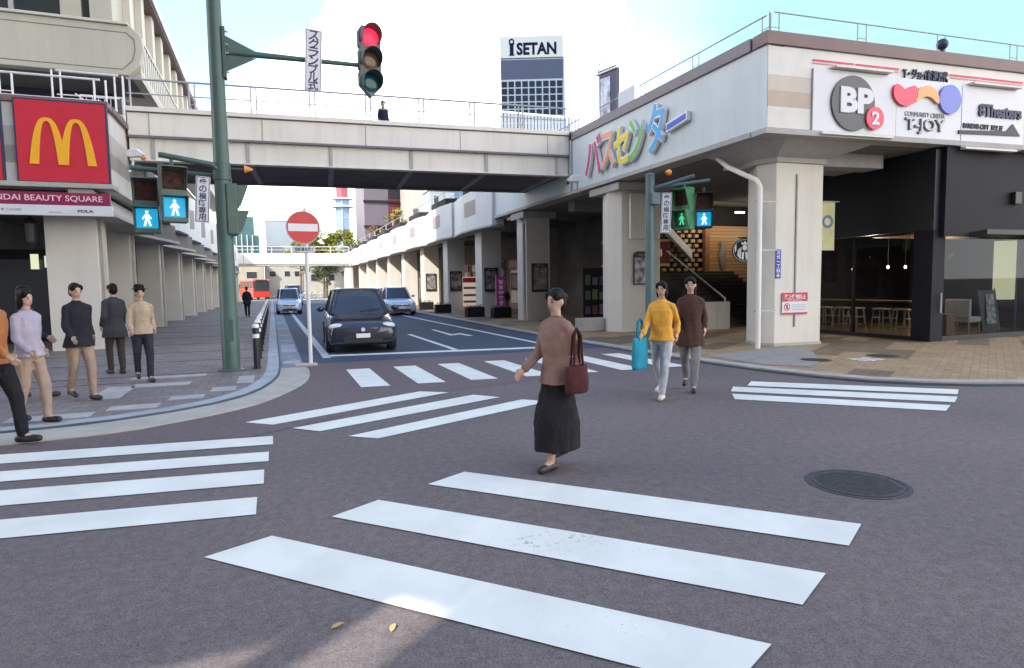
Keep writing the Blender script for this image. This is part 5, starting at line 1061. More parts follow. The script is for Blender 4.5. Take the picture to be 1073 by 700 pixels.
# ================================================================== CARS
def car(label, loc, rotz, paint, L_=4.3, W_=1.70, H_=1.52, van=0.0, group=None, plate_col=None):
    t = thing('parked_car' if group is None else 'parked_car', label, 'car', loc, rotz, group)
    hl, hw = L_/2, W_/2
    def section(y, zl, zb, wd):
        h = zb-zl
        pts = [(0, zl), (wd*.80, zl), (wd*.95, zl+.06*h), (wd, zl+.30*h), (wd*.995, zl+.62*h), (wd*.955, zl+.90*h), (wd*.86, zb), (wd*.5, zb+.025), (0, zb+.03)]
        full = pts + [(-x, z) for x, z in reversed(pts[1:-1])]
        return [(x, y, z) for x, z in full]
    bl = 0.92*H_/1.52
    st_ = [(-hl, .30, .56, hw*.74), (-hl+.05, .22, .66, hw*.88), (-hl+.18, .18, .74, hw*.95), (-hl+.5, .17, .82+van*.05, hw*.985), (-hl+1.05, .17, bl, hw), (-.2, .17, bl+.02, hw), (hl-.7, .17, bl+.04, hw), (hl-.2, .20, bl, hw*.96), (hl-.04, .26, bl-.06, hw*.88), (hl, .34, bl-.16, hw*.78)]
    mb = MB(); vs = []; k = 16
    for s_ in st_: vs += section(*s_)
    fs = [(i*k+j, i*k+(j+1) % k, (i+1)*k+(j+1) % k, (i+1)*k+j) for i in range(len(st_)-1) for j in range(k)]
    fs += [tuple(reversed(range(k))), tuple(range((len(st_)-1)*k, len(st_)*k))]
    body = obj('body', mb.add(vs, fs), paint, t, True)
    sb = body.modifiers.new('round', 'SUBSURF'); sb.levels = 1; sb.render_levels = 2
    # greenhouse
    yf0, yf1, yr1, yr0 = -hl+1.0, -hl+1.0+.75*(1-van*.5), hl-.55+van*.3, hl-.22
    wb, wr = hw*.90, hw*(.70+.08*van)
    def ring(z, f): # f 0 belt .. 1 roof
        ya, yb_, w0 = yf0+(yf1-yf0)*f, yr0+(yr1-yr0)*f, wb+(wr-wb)*f
        c = 0.10
        return [(-w0+c, ya-.05, z), (-w0*.4, ya-.11, z), (w0*.4, ya-.11, z), (w0-c, ya-.05, z), (w0, ya+.12, z), (w0, yb_-.1, z), (w0-c, yb_, z), (-w0+c, yb_, z), (-w0, yb_-.1, z), (-w0, ya+.12, z)]
    g = MB(); r_ = [ring(bl-.03, 0), ring(bl+(H_-bl)*.5, .52), ring(H_-.055, .96)]
    n = 10; vs = sum(r_, [])
    g.add(vs, [(i*n+j, i*n+(j+1) % n, (i+1)*n+(j+1) % n, (i+1)*n+j) for i in range(2) for j in range(n)] + [tuple(range(2*n, 3*n))])
    obj('windows', g, m_dglass, t, True)
    rf = MB(); a = ring(H_-.06, .95); b = ring(H_-.02, 1.0); c = [(x*.8, y_*.88, H_) for x, y_, z in b]
    a = [(x*1.012, y_, z) for x, y_, z in a]
    rf.add(a+b+c, [(i*n+j, i*n+(j+1) % n, (i+1)*n+(j+1) % n, (i+1)*n+j) for i in range(2) for j in range(n)] + [tuple(range(2*n, 3*n)), tuple(reversed(range(n)))])
    obj('roof', rf, paint, t, True)
    for s_ in (-1, 1):
        for i0 in (0 if s_ < 0 else 3,):
            p0, p1 = Vector(r_[0][i0]), Vector(r_[2][i0]); obj('pillar', MB().tube([p0, r_[1][i0], p1], .032, 6), paint, t, True)
        q0, q1 = Vector((s_*wb*1.0, yr0-.35, bl)), Vector((s_*wr*1.0, yr1-.45, H_-.06)); obj('pillar', MB().tube([q0, q1], .04, 6), paint, t, True)
        obj('pillar', MB().tube([(s_*wb*1.005, .15, bl), (s_*wr*1.01, .15, H_-.06)], .035, 6), m_black, t, True)
        # lamps
        hlp = MB(); hlp.ell((s_*hw*.70, -hl+.17, .655), .20, .11, .085, 16, 10); obj('headlight', hlp, M('headlamp glass', (.62, .65, .68), .1, .1, 9, coat=1), t, True)
        obj('fog_light', MB().ell((s_*hw*.72, -hl+.075, .40), .055, .04, .05, 12, 8), m_steel_g, t, True)
        tl = MB(); tl.ell((s_*hw*.78, hl-.12, .80), .10, .09, .12, 14, 8); obj('tail_light', tl, M('tail lamp', (.35, .02, .02), .2), t, True)
        mr = MB(); mr.ell((s_*(hw+.10), yf0+.45, bl+.10), .10, .06, .075, 12, 8); obj('mirror', mr, paint, t, True)
        for y_ in (-hl+.82, hl-.78):
            w_ = MB().lathe([(.20, -.10), (.285, -.105), (.305, -.07), (.305, .07), (.285, .105), (.20, .10)], n=28)
            wh = obj('wheel', w_, m_rubber, t, True); wh.rotation_euler = (0, R(90), 0); wh.location = (s_*(hw-.095), y_, .305)
            obj('rim', MB().lathe([(.02, .085), (.06, .10), (.19, .095), (.205, .108), (.205, -.108), (.19, -.095), (.06, -.1), (.02, -.085)], n=20), m_steel_g, wh, True)
            ar = MB(); m_ = 16
            ar.add([(s_*(hw-.06+.075*q), y_+rad*math.cos(math.pi*i/m_), .30+rad*math.sin(math.pi*i/m_)) for i in range(m_+1) for rad, q in ((.315, 1), (.36, 1), (.36, 0), (.315, 0))],
                   [(4*i+a_, 4*i+(a_+1) % 4, 4*i+4+(a_+1) % 4, 4*i+4+a_) for i in range(m_) for a_ in range(4)])
            obj('wheel_arch', ar, m_black, t, True)
    obj('grille', MB().extr([(-hw*.45, -hl-.008, .52), (hw*.45, -hl-.008, .52), (hw*.50, -hl+.03, .635), (-hw*.50, -hl+.03, .635)], (0, .05, 0)), m_black, t, bevel=.01)
    obj('lower_intake', MB().box(-hw*.55, hw*.55, -hl+.0, -hl+.10, .25, .36), m_black, t, bevel=.02)
    obj('number_plate', MB().box(-.165, .165, -hl-.025, -hl-.012, .385, .49), plate_col or m_white, t, bevel=.004)
    obj('number_plate', MB().box(-.165, .165, hl+.005, hl+.018, .55, .655), plate_col or m_white, t, bevel=.004)
    for s_ in (-1, 1): obj('wiper', MB().tube([(s_*.1+.1, yf0-.06, bl+.03), (s_*.1+.45, yf0+.04, bl+.10)], .008, 5), m_black, t)
    obj('badge', MB().disc((0, 0), .05, 0, .012, 16, frame((0, -hl-.0, .585), (1, 0, 0))), m_steel_w, t)
    return t
def CARP(name, col): return M(name, col, 0.25, 0.02, 2, metal=0.25, coat=0.9)
car('dark navy car waiting at the stop line, facing the crosswalk', (2.12, 17.6, 0.005), R(-3), CARP('navy paint', (.018, .022, .038)), H_=1.58)
car('small pale blue car parked by the left kerb near the bollards', (0.95, 43.0, 0.005), R(0), CARP('pale blue paint', (.50, .58, .66)), 3.6, 1.5, 1.62, 0.8, plate_col=m_yellow)
car('light blue van standing beyond the small pale blue car', (1.9, 66, 0.005), R(0), CARP('light blue paint', (.42, .60, .68)), 4.2, 1.7, 1.95, 1.0)
car('silver grey car parked by the right kerb under the arcade', (6.65, 37.2, 0.005), R(2), CARP('silver paint', (.52, .55, .60)), 4.5, 1.75, 1.6, 0.4)
# city bus crossing far off
b = thing('city_bus', 'red and white bus crossing at the far end of the street', 'bus', (-2.55, 104, 0), R(14))
obj('body', MB().box(-1.2, 1.2, -4.5, 4.5, 0.35, 1.75), M('bus red', (.42, .03, .015), .35), b, bevel=.08); obj('upper_body', MB().box(-1.18, 1.18, -4.48, 4.48, 1.755, 2.7), m_dglass, b, bevel=.08)
obj('roof', MB().box(-1.2, 1.2, -4.5, 4.5, 2.705, 3.05), M('bus pale red', (.45, .10, .08), .35), b, bevel=.08)
for y_ in (-4.3, -2.6, -0.6, 1.4, 3.4): obj('window_post', MB().box(-1.21, 1.21, y_, y_+.18, 1.757, 2.703), M('bus red', (.42, .03, .015), .35), b)
for s_ in (-1, 1):
    for y_ in (-2.9, 2.7):
        wh = obj('wheel', MB().lathe([(.3, -.13), (.48, -.13), (.5, -.08), (.5, .08), (.48, .13), (.3, .13)], n=20), m_rubber, b, True); wh.rotation_euler = (0, R(90), 0); wh.location = (s_*1.12, y_, .5)
obj('windscreen', MB().box(-1.05, 1.05, -4.53, -4.505, 1.3, 2.6), m_dglass, b); obj('destination_board', MB().box(-.8, .8, -4.55, -4.535, 2.72, 2.95), m_black, b)

# ================================================================== PEOPLE
def remesh(mb, voxel, it=3, wr=0.0, seed=0):
    me = mb.mesh('tmp'); o = bpy.data.objects.new('tmp', me); COL.objects.link(o)
    m = o.modifiers.new('r', 'REMESH'); m.mode = 'VOXEL'; m.voxel_size = voxel; m.use_smooth_shade = True
    if it: s_ = o.modifiers.new('s', 'SMOOTH'); s_.factor = 0.5; s_.iterations = it
    bpy.context.view_layer.update()
    n = bpy.data.meshes.new_from_object(o.evaluated_get(bpy.context.evaluated_depsgraph_get()))
    bpy.data.objects.remove(o); bpy.data.meshes.remove(me)
    if wr:
        no = [v.normal.copy() for v in n.vertices]
        for v, q in zip(n.vertices, no):
            p = v.co; d_ = mnoise.noise(Vector((p.x*11+seed, p.y*11, p.z*3.2+p.x*4))) + 0.45*mnoise.noise(Vector((p.x*26, p.y*26+seed, p.z*16))) - .25
            v.co = p + q*d_*wr
    n.shade_smooth() if hasattr(n, 'shade_smooth') else None
    return n
def FAB(name, col, var=0.12): return M(name, col, 0.9, var, 9, 0.25, spec=0.15, bscale=220)
SKIN = M('skin', (.48, .30, .22), .55, .06, 8); HAIR = M('dark hair', (.0085, .0065, .006), .6, .3, 40, spec=.15); EYE = M('dark eye', (.02, .015, .013), .15); LIP = M('lips', (.38, .15, .13), .5)
SHOE = M('dark shoe', (.03, .028, .028), .5)
def person(label, loc, rotz, H=1.65, top=(.2, .2, .2), bottom=(.03, .03, .035), skirt=0.0, stride=.22, hair='bob', headyaw=0.0, shoe=None, coat=0.0, vox=.0095, longsleeve=True, armbend=.06, lead=1, flare=.0, group=None):
    t = thing('person', label, 'person', loc, rotz, group)
    K = Matrix.Diagonal((H/1.7*.98, H/1.7*.98, H/1.7, 1))
    body = MB(); tp_ = MB(); bt = MB()
    hipz = .90 - .04*stride/.25
    # legs
    for s_ in (-1, 1):
        f = -stride if s_ == lead else stride
        hip = Vector((s_*.085, 0, hipz)); ank = Vector((s_*.075, f*(1.0 if f < 0 else .95), .085+(.07 if f > 0 and stride > .12 else 0)))
        knee = (hip+ank)*.5 + Vector((s_*.01, -.035-(.05 if f > 0 else .01)*min(1, stride*4), .01))
        for b_, q, e in ((body, 1.0, 0), (bt, 1.0, .016)):
            if b_ is bt and skirt: continue
            b_.cap(hip, (.086 if not skirt else .058)+e, knee, .056+e+flare*.3); b_.cap(knee, .056+e+flare*.3, ank+Vector((0, 0, .02 if b_ is bt else 0)), (.036 if b_ is body else .05+flare)+e*.3)
        toe = ank + Vector((s_*.015, -.15, -.055 if f < 0 or stride < .12 else -.085))
        body.cap(ank, .036, toe, .026)
        sh_ = MB(); sh_.cap(ank+Vector((0, .045, -.045)), .040, ank+Vector((0, -.02, -.035)), .046); sh_.cap(ank+Vector((0, -.02, -.04)), .046, toe+Vector((0, 0, .01)), .037)
        obj('shoe', remesh_k(sh_, .008, 2, K), shoe or SHOE, t)
    tor = [(0, 0, hipz-.08, .10, .08), (0, 0, hipz-.02, .155, .108), (0, 0, hipz+.06, .158, .108), (0, 0, 1.06, .132, .094), (0, -.005, 1.18, .145, .104), (0, -.005, 1.28, .152, .106), (0, 0, 1.35, .132, .092), (0, .005, 1.40, .088, .070), (0, .005, 1.445, .055, .055)]
    body.rings(tor, 20)
    e = .018+coat*.012
    tz0 = hipz-.02 - coat*.34
    tt = [(0, 0, tz0, .186+e+coat*.04, .142+e+coat*.04)] + ([(0, 0, hipz-.06, .182+e+coat*.02, .136+e+coat*.03)] if coat else []) + [(cx, cy, z, a+e, b_+e) for cx, cy, z, a, b_ in tor[2:8]] + [(0, .005, 1.448, .062+e*.5, .058+e*.5)]
    tp_.rings(tt, 24)
    bt.rings([(0, 0, hipz-.09, .12, .10), (0, 0, hipz-.02, .166, .118), (0, 0, hipz+.08, .160, .114), (0, 0, hipz+.12, .150, .108)], 20)
    if skirt:
        bt.rings([(0, 0, hipz-skirt, .165+.05*skirt+flare, .13+.10*skirt+flare+stride*.35), (0, 0, hipz-skirt*.6, .205+flare*.5, .165+stride*.5), (0, 0, hipz-.1, .176, .132), (0, 0, hipz+.02, .160, .112)], 28)
    for s_ in (-1, 1):
        f = (stride if s_ == lead else -stride)
        sho = Vector((s_*.152, .0, 1.35)); elb = Vector((s_*.198, f*.50+.035, 1.10)); wri = Vector((s_*.205, f*.85-.05-armbend, .875+armbend*.9+abs(f)*.10))
        for b_, ex in ((body, 0), (tp_, .015+coat*.006)):
            b_.cap((s_*.045, .005, 1.392), .052+ex*.6, sho, .047+ex*.7); b_.cap(sho, .047+ex*.7, elb, .037+ex)
            if b_ is body: b_.cap(elb, .038, wri, .025)
            elif longsleeve: b_.cap(elb, .038+ex, elb.lerp(wri, .9), .032+ex)
        d_ = (wri-elb).normalized(); pal = wri + d_*.055; sd = Vector((0, -1, 0)); sd = (sd-d_*sd.dot(d_)).normalized(); nr = d_.cross(sd)
        body.cap(wri, .024, pal, .030)
        for q, ln in ((-.026, .062), (-.009, .074), (.009, .078), (.026, .068)):
            r1 = pal + sd*q*1.25 + d_*.01; r2 = r1 + d_*ln*.55 + nr*(-s_*.004); r3 = r2 + d_*ln*.42 + nr*(s_*.016)
            body.cap(r1, .0095, r2, .009, 8); body.cap(r2, .009, r3, .0075, 8)
        th = wri + sd*.026 + d_*.02; body.cap(th, .012, th+sd*.028+d_*.03, .010, 8); body.cap(th+sd*.028+d_*.03, .010, th+sd*.032+d_*.062, .008, 8)
    # head
    HY = Matrix.Translation((0, 0, 0)) @ Matrix.Rotation(headyaw, 4, 'Z')
    body.cap((0, .008, 1.40), .052, (0, -.004, 1.52), .049)
    body.ell((0, 0, 1.605), .074, .088, .098, 24, 16, HY); body.ell((0, -.028, 1.553), .054, .056, .060, 18, 10, HY)
    body.add(*_nose(), HY)
    for s_ in (-1, 1): body.ell((s_*.074, .012, 1.59), .010, .022, .032, 10, 8, HY)
    me = remesh_k(body, vox, 2, K); me.name = 'body'; bo = obj('body', me, SKIN, t)
    me = remesh_k(tp_, .010, 2, K, .011, len(label)); me.name = 'top'; obj('coat' if coat else 'top', me, FAB('top fabric', top), t)
    me = remesh_k(bt, .010, 2, K, .016 if skirt else .011, len(label)+3); me.name = 'bottom'; obj('skirt' if skirt else 'trousers', me, FAB('lower fabric', bottom), t)
    cl = MB(); cl.rings([(0, .006, 1.405, .078, .070), (0, .004, 1.435, .066, .064), (0, .006, 1.462, .060, .060), (0, .006, 1.462, .054, .054), (0, .006, 1.42, .06, .056)], 24)
    obj('collar', cl.mesh('collar', True, K), FAB('collar fabric', tuple(c*.72 for c in top)), t)
    hr = MB(); hr.ell((0, .013, 1.641), .0825, .0945, .086, 22, 14, HY)
    for s_ in (-1, 1): hr.ell((s_*.055, -.035, 1.645), .034, .052, .052, 12, 8, HY); hr.ell((0, .045, 1.59), .076, .070, .085, 18, 10, HY)
    if hair == 'bob':
        for s_ in (-1, 1): hr.ell((s_*.062, .02, 1.56), .026, .058, .09, 12, 8, HY)
        hr.ell((0, .06, 1.52), .07, .045, .08, 14, 8, HY)
    if hair == 'long':
        for s_ in (-1, 1): hr.ell((s_*.060, .03, 1.53), .026, .055, .12, 12, 8, HY)
        hr.ell((0, .07, 1.45), .085, .04, .17, 16, 10, HY)
    if hair == 'bun':
        hr.ell((0, .115, 1.63), .048, .045, .046, 14, 10, HY); hr.ell((0, .075, 1.55), .05, .03, .05, 12, 8, HY)
    if hair == 'hat': hr.rings([(0, 0, 1.655, .13, .14), (0, 0, 1.668, .13, .14), (0, .01, 1.67, .092, .10), (0, .01, 1.74, .080, .09), (0, .01, 1.75, .05, .06)], 24, HY)
    me = remesh_k(hr, .009, 2, K, .004, 5); me.name = 'hair'; obj('hair', me, HAIR, t)
    for s_ in (-1, 1): obj('eye', MB().ell((s_*.030, -.0805, 1.592), .0115, .006, .0075, 10, 8, K @ HY), EYE, t, True)
    obj('mouth', MB().ell((0, -.0835, 1.537), .021, .006, .006, 10, 6, K @ HY), LIP, t, True)
    for s_ in (-1, 1): obj('brow', MB().ell((s_*.031, -.083, 1.614), .018, .005, .004, 8, 6, K @ HY), HAIR, t, True)
    return t
def _nose():
    return ([(-.010, -.080, 1.60), (.010, -.080, 1.60), (.017, -.080, 1.558), (-.017, -.080, 1.558), (0, -.086, 1.595), (0, -.110, 1.563)], [(0, 1, 4), (0, 4, 5, 3), (1, 2, 5, 4), (3, 5, 2), (0, 3, 2, 1)])
def remesh_k(mb, voxel, it, K, wr=0.0, seed=0):
    n = remesh(mb, voxel, it, wr, seed); n.transform(K); return n
def bag(name, label, loc, rotz, col, w_, h_, d_=.1, strap=.3):
    t = thing(name, label, 'bag', loc, rotz)
    mb = MB(); mb.rings([(0, 0, 0, w_*.42, d_*.5), (0, 0, h_*.08, w_*.48, d_*.62), (0, 0, h_*.5, w_*.5, d_*.6), (0, 0, h_*.92, w_*.47, d_*.4), (0, 0, h_, w_*.46, d_*.3)], 20)
    me = remesh(mb, .012, 3, .006, 2); me.name = 'bag_body'; obj('bag_body', me, FAB('bag cloth', col), t)
    for s_ in (-1, 1): obj('strap', MB().tube([(-w_*.2, s_*.02, h_-.01), (-w_*.14, s_*.012, h_+strap*.8), (0, 0, h_+strap), (w_*.14, s_*.012, h_+strap*.8), (w_*.2, s_*.02, h_-.01)], .011, 6), FAB('bag strap', tuple(c*.8 for c in col)), t, True)
    return t
# nearest walker, mid road, heading left
person('woman with a dark bun, dusty pink jacket and long black skirt crossing mid road', (2.28, 4.95, .004), R(-70), 1.545, (.27, .165, .135), (.022, .020, .024), skirt=.70, stride=.16, hair='bun', coat=.1, shoe=SHOE)
bag('shoulder_bag', 'dark reddish brown bag at the side of the woman in the pink jacket', (2.37, 4.735, .68), R(20), (.07, .022, .022), .27, .24, .1, .31)
# pair coming over from the bus station corner
person('person in an orange yellow top and pale grey trousers near the striped crosswalk end', (5.05, 7.45, .004), R(-50), 1.60, (.72, .36, .06), (.42, .43, .46), stride=.24, hair='bob', shoe=M('pale shoe', (.55, .53, .5), .6))
bag('tote_bag', 'teal cloth tote bag hanging beside the person in the orange yellow top', (4.68, 7.42, .42), R(30), (.03, .26, .36), .40, .44, .12, .26)
person('person in a dark brown coat and grey trousers walking behind the orange yellow top', (5.75, 7.75, .004), R(-42), 1.66, (.075, .042, .034), (.20, .195, .21), stride=.2, hair='long', coat=.5)
# group at the left corner
person('person in a rust brown jumper and black trousers nearest on the left corner', (-2.72, 7.95, .02), R(75), 1.70, (.34, .13, .05), (.018, .018, .022), stride=.18, hair='short')
person('person in a pale mauve jacket and beige trousers at the left corner kerb', (-2.72, 8.95, .05), R(60), 1.58, (.36, .32, .38), (.34, .25, .19), stride=.14, hair='bob')
person('person in a short black jacket and beige trousers on the brown paving', (-2.62, 10.6, .05), R(40), 1.66, (.022, .022, .028), (.30, .22, .165), stride=.16, hair='short', coat=.2)
person('person with light brown hat, beige top and dark trousers by the arcade', (-2.12, 12.3, .05), R(20), 1.62, (.40, .31, .22), (.03, .032, .045), stride=.15, hair='hat')
# far figures
person('person in a charcoal coat standing between the black jacket and the light brown hat', (-2.80, 13.7, .05), R(-150), 1.68, (.05, .05, .055), (.06, .05, .045), stride=.08, hair='short', coat=.5)
person('person in a navy jacket half hidden behind the pale mauve jacket', (-3.35, 11.0, .05), R(100), 1.64, (.03, .035, .06), (.16, .12, .10), stride=.18, hair='long', coat=.3)
person('person in black walking away beside the far bollards', (-1.36, 38.5, .05), R(180), 1.68, (.02, .02, .024), (.02, .02, .024), stride=.12, hair='short', coat=.4, vox=.02)
person('seated looking shopper in black jacket by the magenta banner', (11.05, 30.0, .05), R(-20), 1.45, (.025, .025, .028), (.10, .09, .085), stride=.05, hair='long', vox=.02)
person('person in a dark navy coat standing behind the footbridge railing', (3.82, 22.3, 6.45), R(10), 1.52, (.02, .02, .045), (.02, .02, .03), stride=.04, hair='short', coat=.5, vox=.02)

# ================================================================== FAR END OF THE STREET
struct('sunlit_far_strip', MB().poly([(-60, 92, 0.012), (60, 92, 0.012), (60, 99, 0.012), (-60, 99, 0.012)]), M('sunlit concrete', (.45, .43, .40), .9, .1, .5))  # pale sheet added, sunlight on the far ground is put into its colour
fb2 = thing('far_footbridge', 'pale footbridge crossing the far end of the street', 'footbridge', (2.5, 85, 0))
obj('parapet', MB().box(-4.6, 9.6, 85, 85.3, 4.75, 6.05), m_cream_b, fb2, world=True); obj('girder', MB().box(-4.6, 9.6, 85.1, 88, 4.5, 4.74), m_eave, fb2, world=True)
for x in (-3.2, -.4, 2.4, 5.2, 8.0): obj('seam', MB().box(x, x+.07, 84.97, 84.999, 4.76, 6.04), m_eave, fb2, world=True)
obj('bridge_pier', MB().box(9.0, 9.8, 85.4, 86.4, 0, 4.49), m_column, fb2, world=True); obj('bridge_pier', MB().box(-4.6, -3.9, 85.4, 86.4, 0, 4.49), m_column, fb2, world=True)
railing(fb2, [(-4.6, 85.15), (9.6, 85.15)], 6.05, 6.9, 2.4, m_steel_w, .03, (.5,), 0)
def house(name, label, x0, x1, y0, y1, z1, mat, wins=(), roof=None, wm=None, sign=None):
    t = thing(name, label, 'building', ((x0+x1)/2, y0, 0))
    obj('wall', MB().box(x0, x1, y0, y1, 0, z1), mat, t, world=True)
    obj('roof', MB().box(x0-.15, x1+.15, y0-.15, y1+.15, z1+.003, z1+.35), roof or m_eave, t, world=True)
    for a, b, c, d in wins:
        f = obj('window', MB().box(a, b, y0-.03, y0-.002, c, d), m_steel_g, t, world=True); obj('pane', MB().box(a+.07, b-.07, y0-.05, y0-.031, c+.07, d-.07), wm or m_dglass, f, world=True)
    return t
m_h1 = M('pale yellow render', (.30, .27, .20), .8, .08, .6, dirt=.2); m_h2 = M('off white render', (.34, .325, .29), .8, .06, .6, dirt=.2); m_h3 = M('pale blue grey panels', (.23, .27, .31), .6, .05, .3)
t = house('far_shop', 'pale yellow low building behind the red bus', -9, -1.2, 112, 120, 5.6, m_h1, [(-6.6, -5.2, 3.3, 4.5), (-3.9, -2.2, 3.3, 4.5)])
obj('canopy', MB().box(-6.5, -0.6, 110.6, 111.9, 2.4, 2.7), m_h2, t, world=True)
t = house('far_house', 'cream two storey building seen over the small pale blue car', -1.1, 5.0, 114, 122, 6.4, m_h2, [(-.4, .7, 3.6, 4.6), (2.0, 3.0, 3.6, 4.6), (3.6, 4.5, 3.6, 4.6)])
house('far_house', 'white building end beside the far bicycles', 5.1, 12.5, 113, 121, 5.2, m_h2, [(6.2, 7.4, 2.8, 4.0), (9.0, 10.2, 2.8, 4.0)])
house('far_block', 'tall pale blue grey block behind the round no entry sign', -1.3, 10.5, 220, 240, 23.5, m_h3, [(6.6, 7.8, 9.8, 10.6), (8.2, 9.6, 9.8, 10.6)])
for i, (x, c) in enumerate(((2.9, (.45, .06, .05)), (3.5, (.05, .05, .06)), (4.3, (.35, .05, .12)), (5.0, (.06, .08, .2)), (5.7, (.05, .05, .05)), (6.4, (.2, .2, .22)))):
    t = thing('parked_bicycle', '', 'bicycle', (x, 100.5, .012), R(20+i*9), 'bicycles parked at the far end of the street')
    t['label'] = ('red bicycle, first of the far parked row', 'black bicycle parked next to the red one far off', 'wine red bicycle in the far parked row', 'navy bicycle in the far parked row', 'black bicycle between the navy and grey ones far off', 'grey bicycle last in the far parked row')[i]
    fm_ = M('bike paint', c, .4)
    for y_ in (-.52, .52):
        tor_ = [(0, y_+.31*math.cos(a*math.pi/8), .33+.31*math.sin(a*math.pi/8)) for a in range(17)]
        obj('wheel', MB().tube(tor_, .02, 5), m_rubber, t)
    obj('frame', MB().tube([(0, .52, .33), (0, .15, .30), (0, -.38, .72), (0, -.52, .33)], .02, 5).tube([(0, .15, .30), (0, .25, .82)], .018, 5).tube([(0, -.38, .72), (0, -.34, 1.0)], .018, 5), fm_, t)
    obj('handlebar', MB().tube([(-.28, -.2, 1.02), (0, -.36, 1.0), (.28, -.2, 1.02)], .015, 5), m_black, t); obj('saddle', MB().ell((0, .26, .86), .07, .13, .04, 10, 6), m_black, t); obj('basket', MB().box(-.17, .17, -.72, -.42, .75, 1.0), m_steel_g, t)
def tree(label, loc, h, rx, rz, col, seed, n=2600, ls=.22, lean=0):
    rr = random.Random(seed); t = thing('street_tree', label, 'tree', loc)
    tk = MB(); tk.tube([(0, 0, 0), (.1, 0, h*.35), (.05+lean, .1, h*.62), (lean, 0, h*.85)], [.2, .15, .1, .04], 10)
    for k in range(9):
        a = rr.uniform(0, 6.28); z = h*rr.uniform(.38, .7); e = Vector((math.cos(a)*rx*.7, math.sin(a)*rx*.7, z+rz*rr.uniform(.1, .5))); tk.tube([(.08, 0, z), (e.x*.5, e.y*.5, (z+e.z)/2+.2), e], [.07, .05, .02], 6)
    obj('trunk', tk, M('bark', (.11, .085, .065), .9, .3, 8, .4), t, True)
    cl = [(Vector((rr.gauss(0, rx*.42)+lean, rr.gauss(0, rx*.42), h-rz+rr.gauss(0, rz*.42))), rr.uniform(.28, .6)*rx*.62) for k in range(26)]
    cw = MB()
    for k in range(n):
        c, r_ = rr.choice(cl); d = Vector((rr.gauss(0, 1), rr.gauss(0, 1), rr.gauss(0, .8))).normalized()*r_*rr.random()**.4; p = c+d
        u = Vector((rr.gauss(0, 1), rr.gauss(0, 1), rr.gauss(0, .6))).normalized()*ls*rr.uniform(.5, 1.1); v = u.cross(Vector((rr.gauss(0, 1), rr.gauss(0, 1), rr.gauss(0, 1)))).normalized()*ls*rr.uniform(.3, .55)
        cw.add([p-u, p+v, p+u, p-v], [(0, 1, 2, 3)])
    lm = M('leaves', col, .7, .45, .9); obj('crown', cw, lm, t)
tree('yellow green tree crown spreading over the far footbridge beneath the blue tower', (8.4, 108, 0), 11.2, 4.6, 2.6, (.17, .175, .02), 3, 5200, .30)
tree('small yellow green tree beside the round no entry sign disc', (4.2, 104, 0), 9.2, 2.4, 1.5, (.16, .165, .025), 9, 2200, .26)
tree('dark green tree in the gap under the far footbridge', (7.2, 98, 0), 5.9, 2.8, 1.5, (.065, .085, .03), 5, 2600, .22)
tree('little yellow tree on the roof edge by the stepped bays', (11.6, 62, 6.5), 2.6, .9, .8, (.24, .22, .04), 6, 700, .14)
tree('little russet tree on the roof edge farther along the bays', (11.4, 74, 6.5), 2.4, .9, .7, (.22, .13, .05), 8, 600, .14)
# towers behind
def gridtower(name, label, x0, x1, y0, depth, z0, z1, wall, cols, rows, zb, zt, pane, gap=.22):
    t = thing(name, label, 'tower', ((x0+x1)/2, y0, 0)); obj('shaft', MB().box(x0, x1, y0, y0+depth, z0, z1), wall, t, world=True)
    dx = (x1-x0)/cols; dz = (zt-zb)/rows
    for i in range(cols):
        for j in range(rows): obj('window', MB().box(x0+dx*i+gap, x0+dx*(i+1)-gap, y0-.12, y0-.003, zb+dz*j+gap, zb+dz*(j+1)-gap), pane, t, world=True)
    return t
m_it = M('blue grey tower cladding', (0.10, 0.14, 0.19), .6, .04, .2); m_ig = M('slate panel', (0.009, 0.019, 0.046), .8, .04, .2)
it = gridtower('lettered_tower', 'grey blue tower block with gridded windows and lettering on top', 59, 75.7, 160, 18, 0, 62.0, m_it, 9, 7, 43.2, 56.2, M('navy window glass', (.006, .010, .020), .6, .3, .3, spec=.05), .2)
obj('slate_band', MB().box(59.05, 75.65, 159.9, 159.99, 56.6, 61.6), m_ig, it, world=True)
obj('side_fin', MB().box(75.72, 76.2, 159.8, 178, 0, 62), M('blue edge', (.10, .12, .45), .5), it, world=True)
sg = obj('sign_storey', MB().box(58.9, 75.8, 159.7, 178.2, 62.05, 67.6), M('pale blue sign panel', (.155, .185, .20), .6, .03, .2), it, world=True)
F = frame((67.3, 159.69, 64.6), (1, 0, 0))
obj('lettering', write(MB(), 'SETAN', 1.35, -.25, 3.2, 0, .1, w=10.6, bold=.035, M_=F), M('matt navy', (.004, .006, .022), .9, .02, 1, spec=0), sg, world=True)
ic = MB(); ic.box(-5.75, -4.75, -1.75, .9, 0, .1, F); ic.box(-6.0, -4.5, -1.95, -1.75, 0, .1, F); ic.rings([(-5.25, 1.65, 0, .75, .75), (-5.25, 1.65, .1, .75, .75), (-5.25, 1.65, .1, .42, .42), (-5.25, 1.65, 0, .42, .42)], 20, F, True); ic.box(-6.0, -4.5, .95, 1.1, 0, .1, F)
obj('emblem', ic, bpy.data.materials['matt navy'], sg, world=True)
it.rotation_euler.z = R(-22.7)
tw = thing('slim_tower', 'slim pale blue glass observation tower with a red top', 'tower', (27.5, 260, 0))
m_tw = M('pale blue tower glass', (.17, .27, .42), .3, .06, .3)
obj('shaft', MB().prism([(27.6+2.9*math.cos(R(60*i+20)), 262+2.9*math.sin(R(60*i+20))) for i in range(6)], 0, 37), m_tw, tw, world=True)
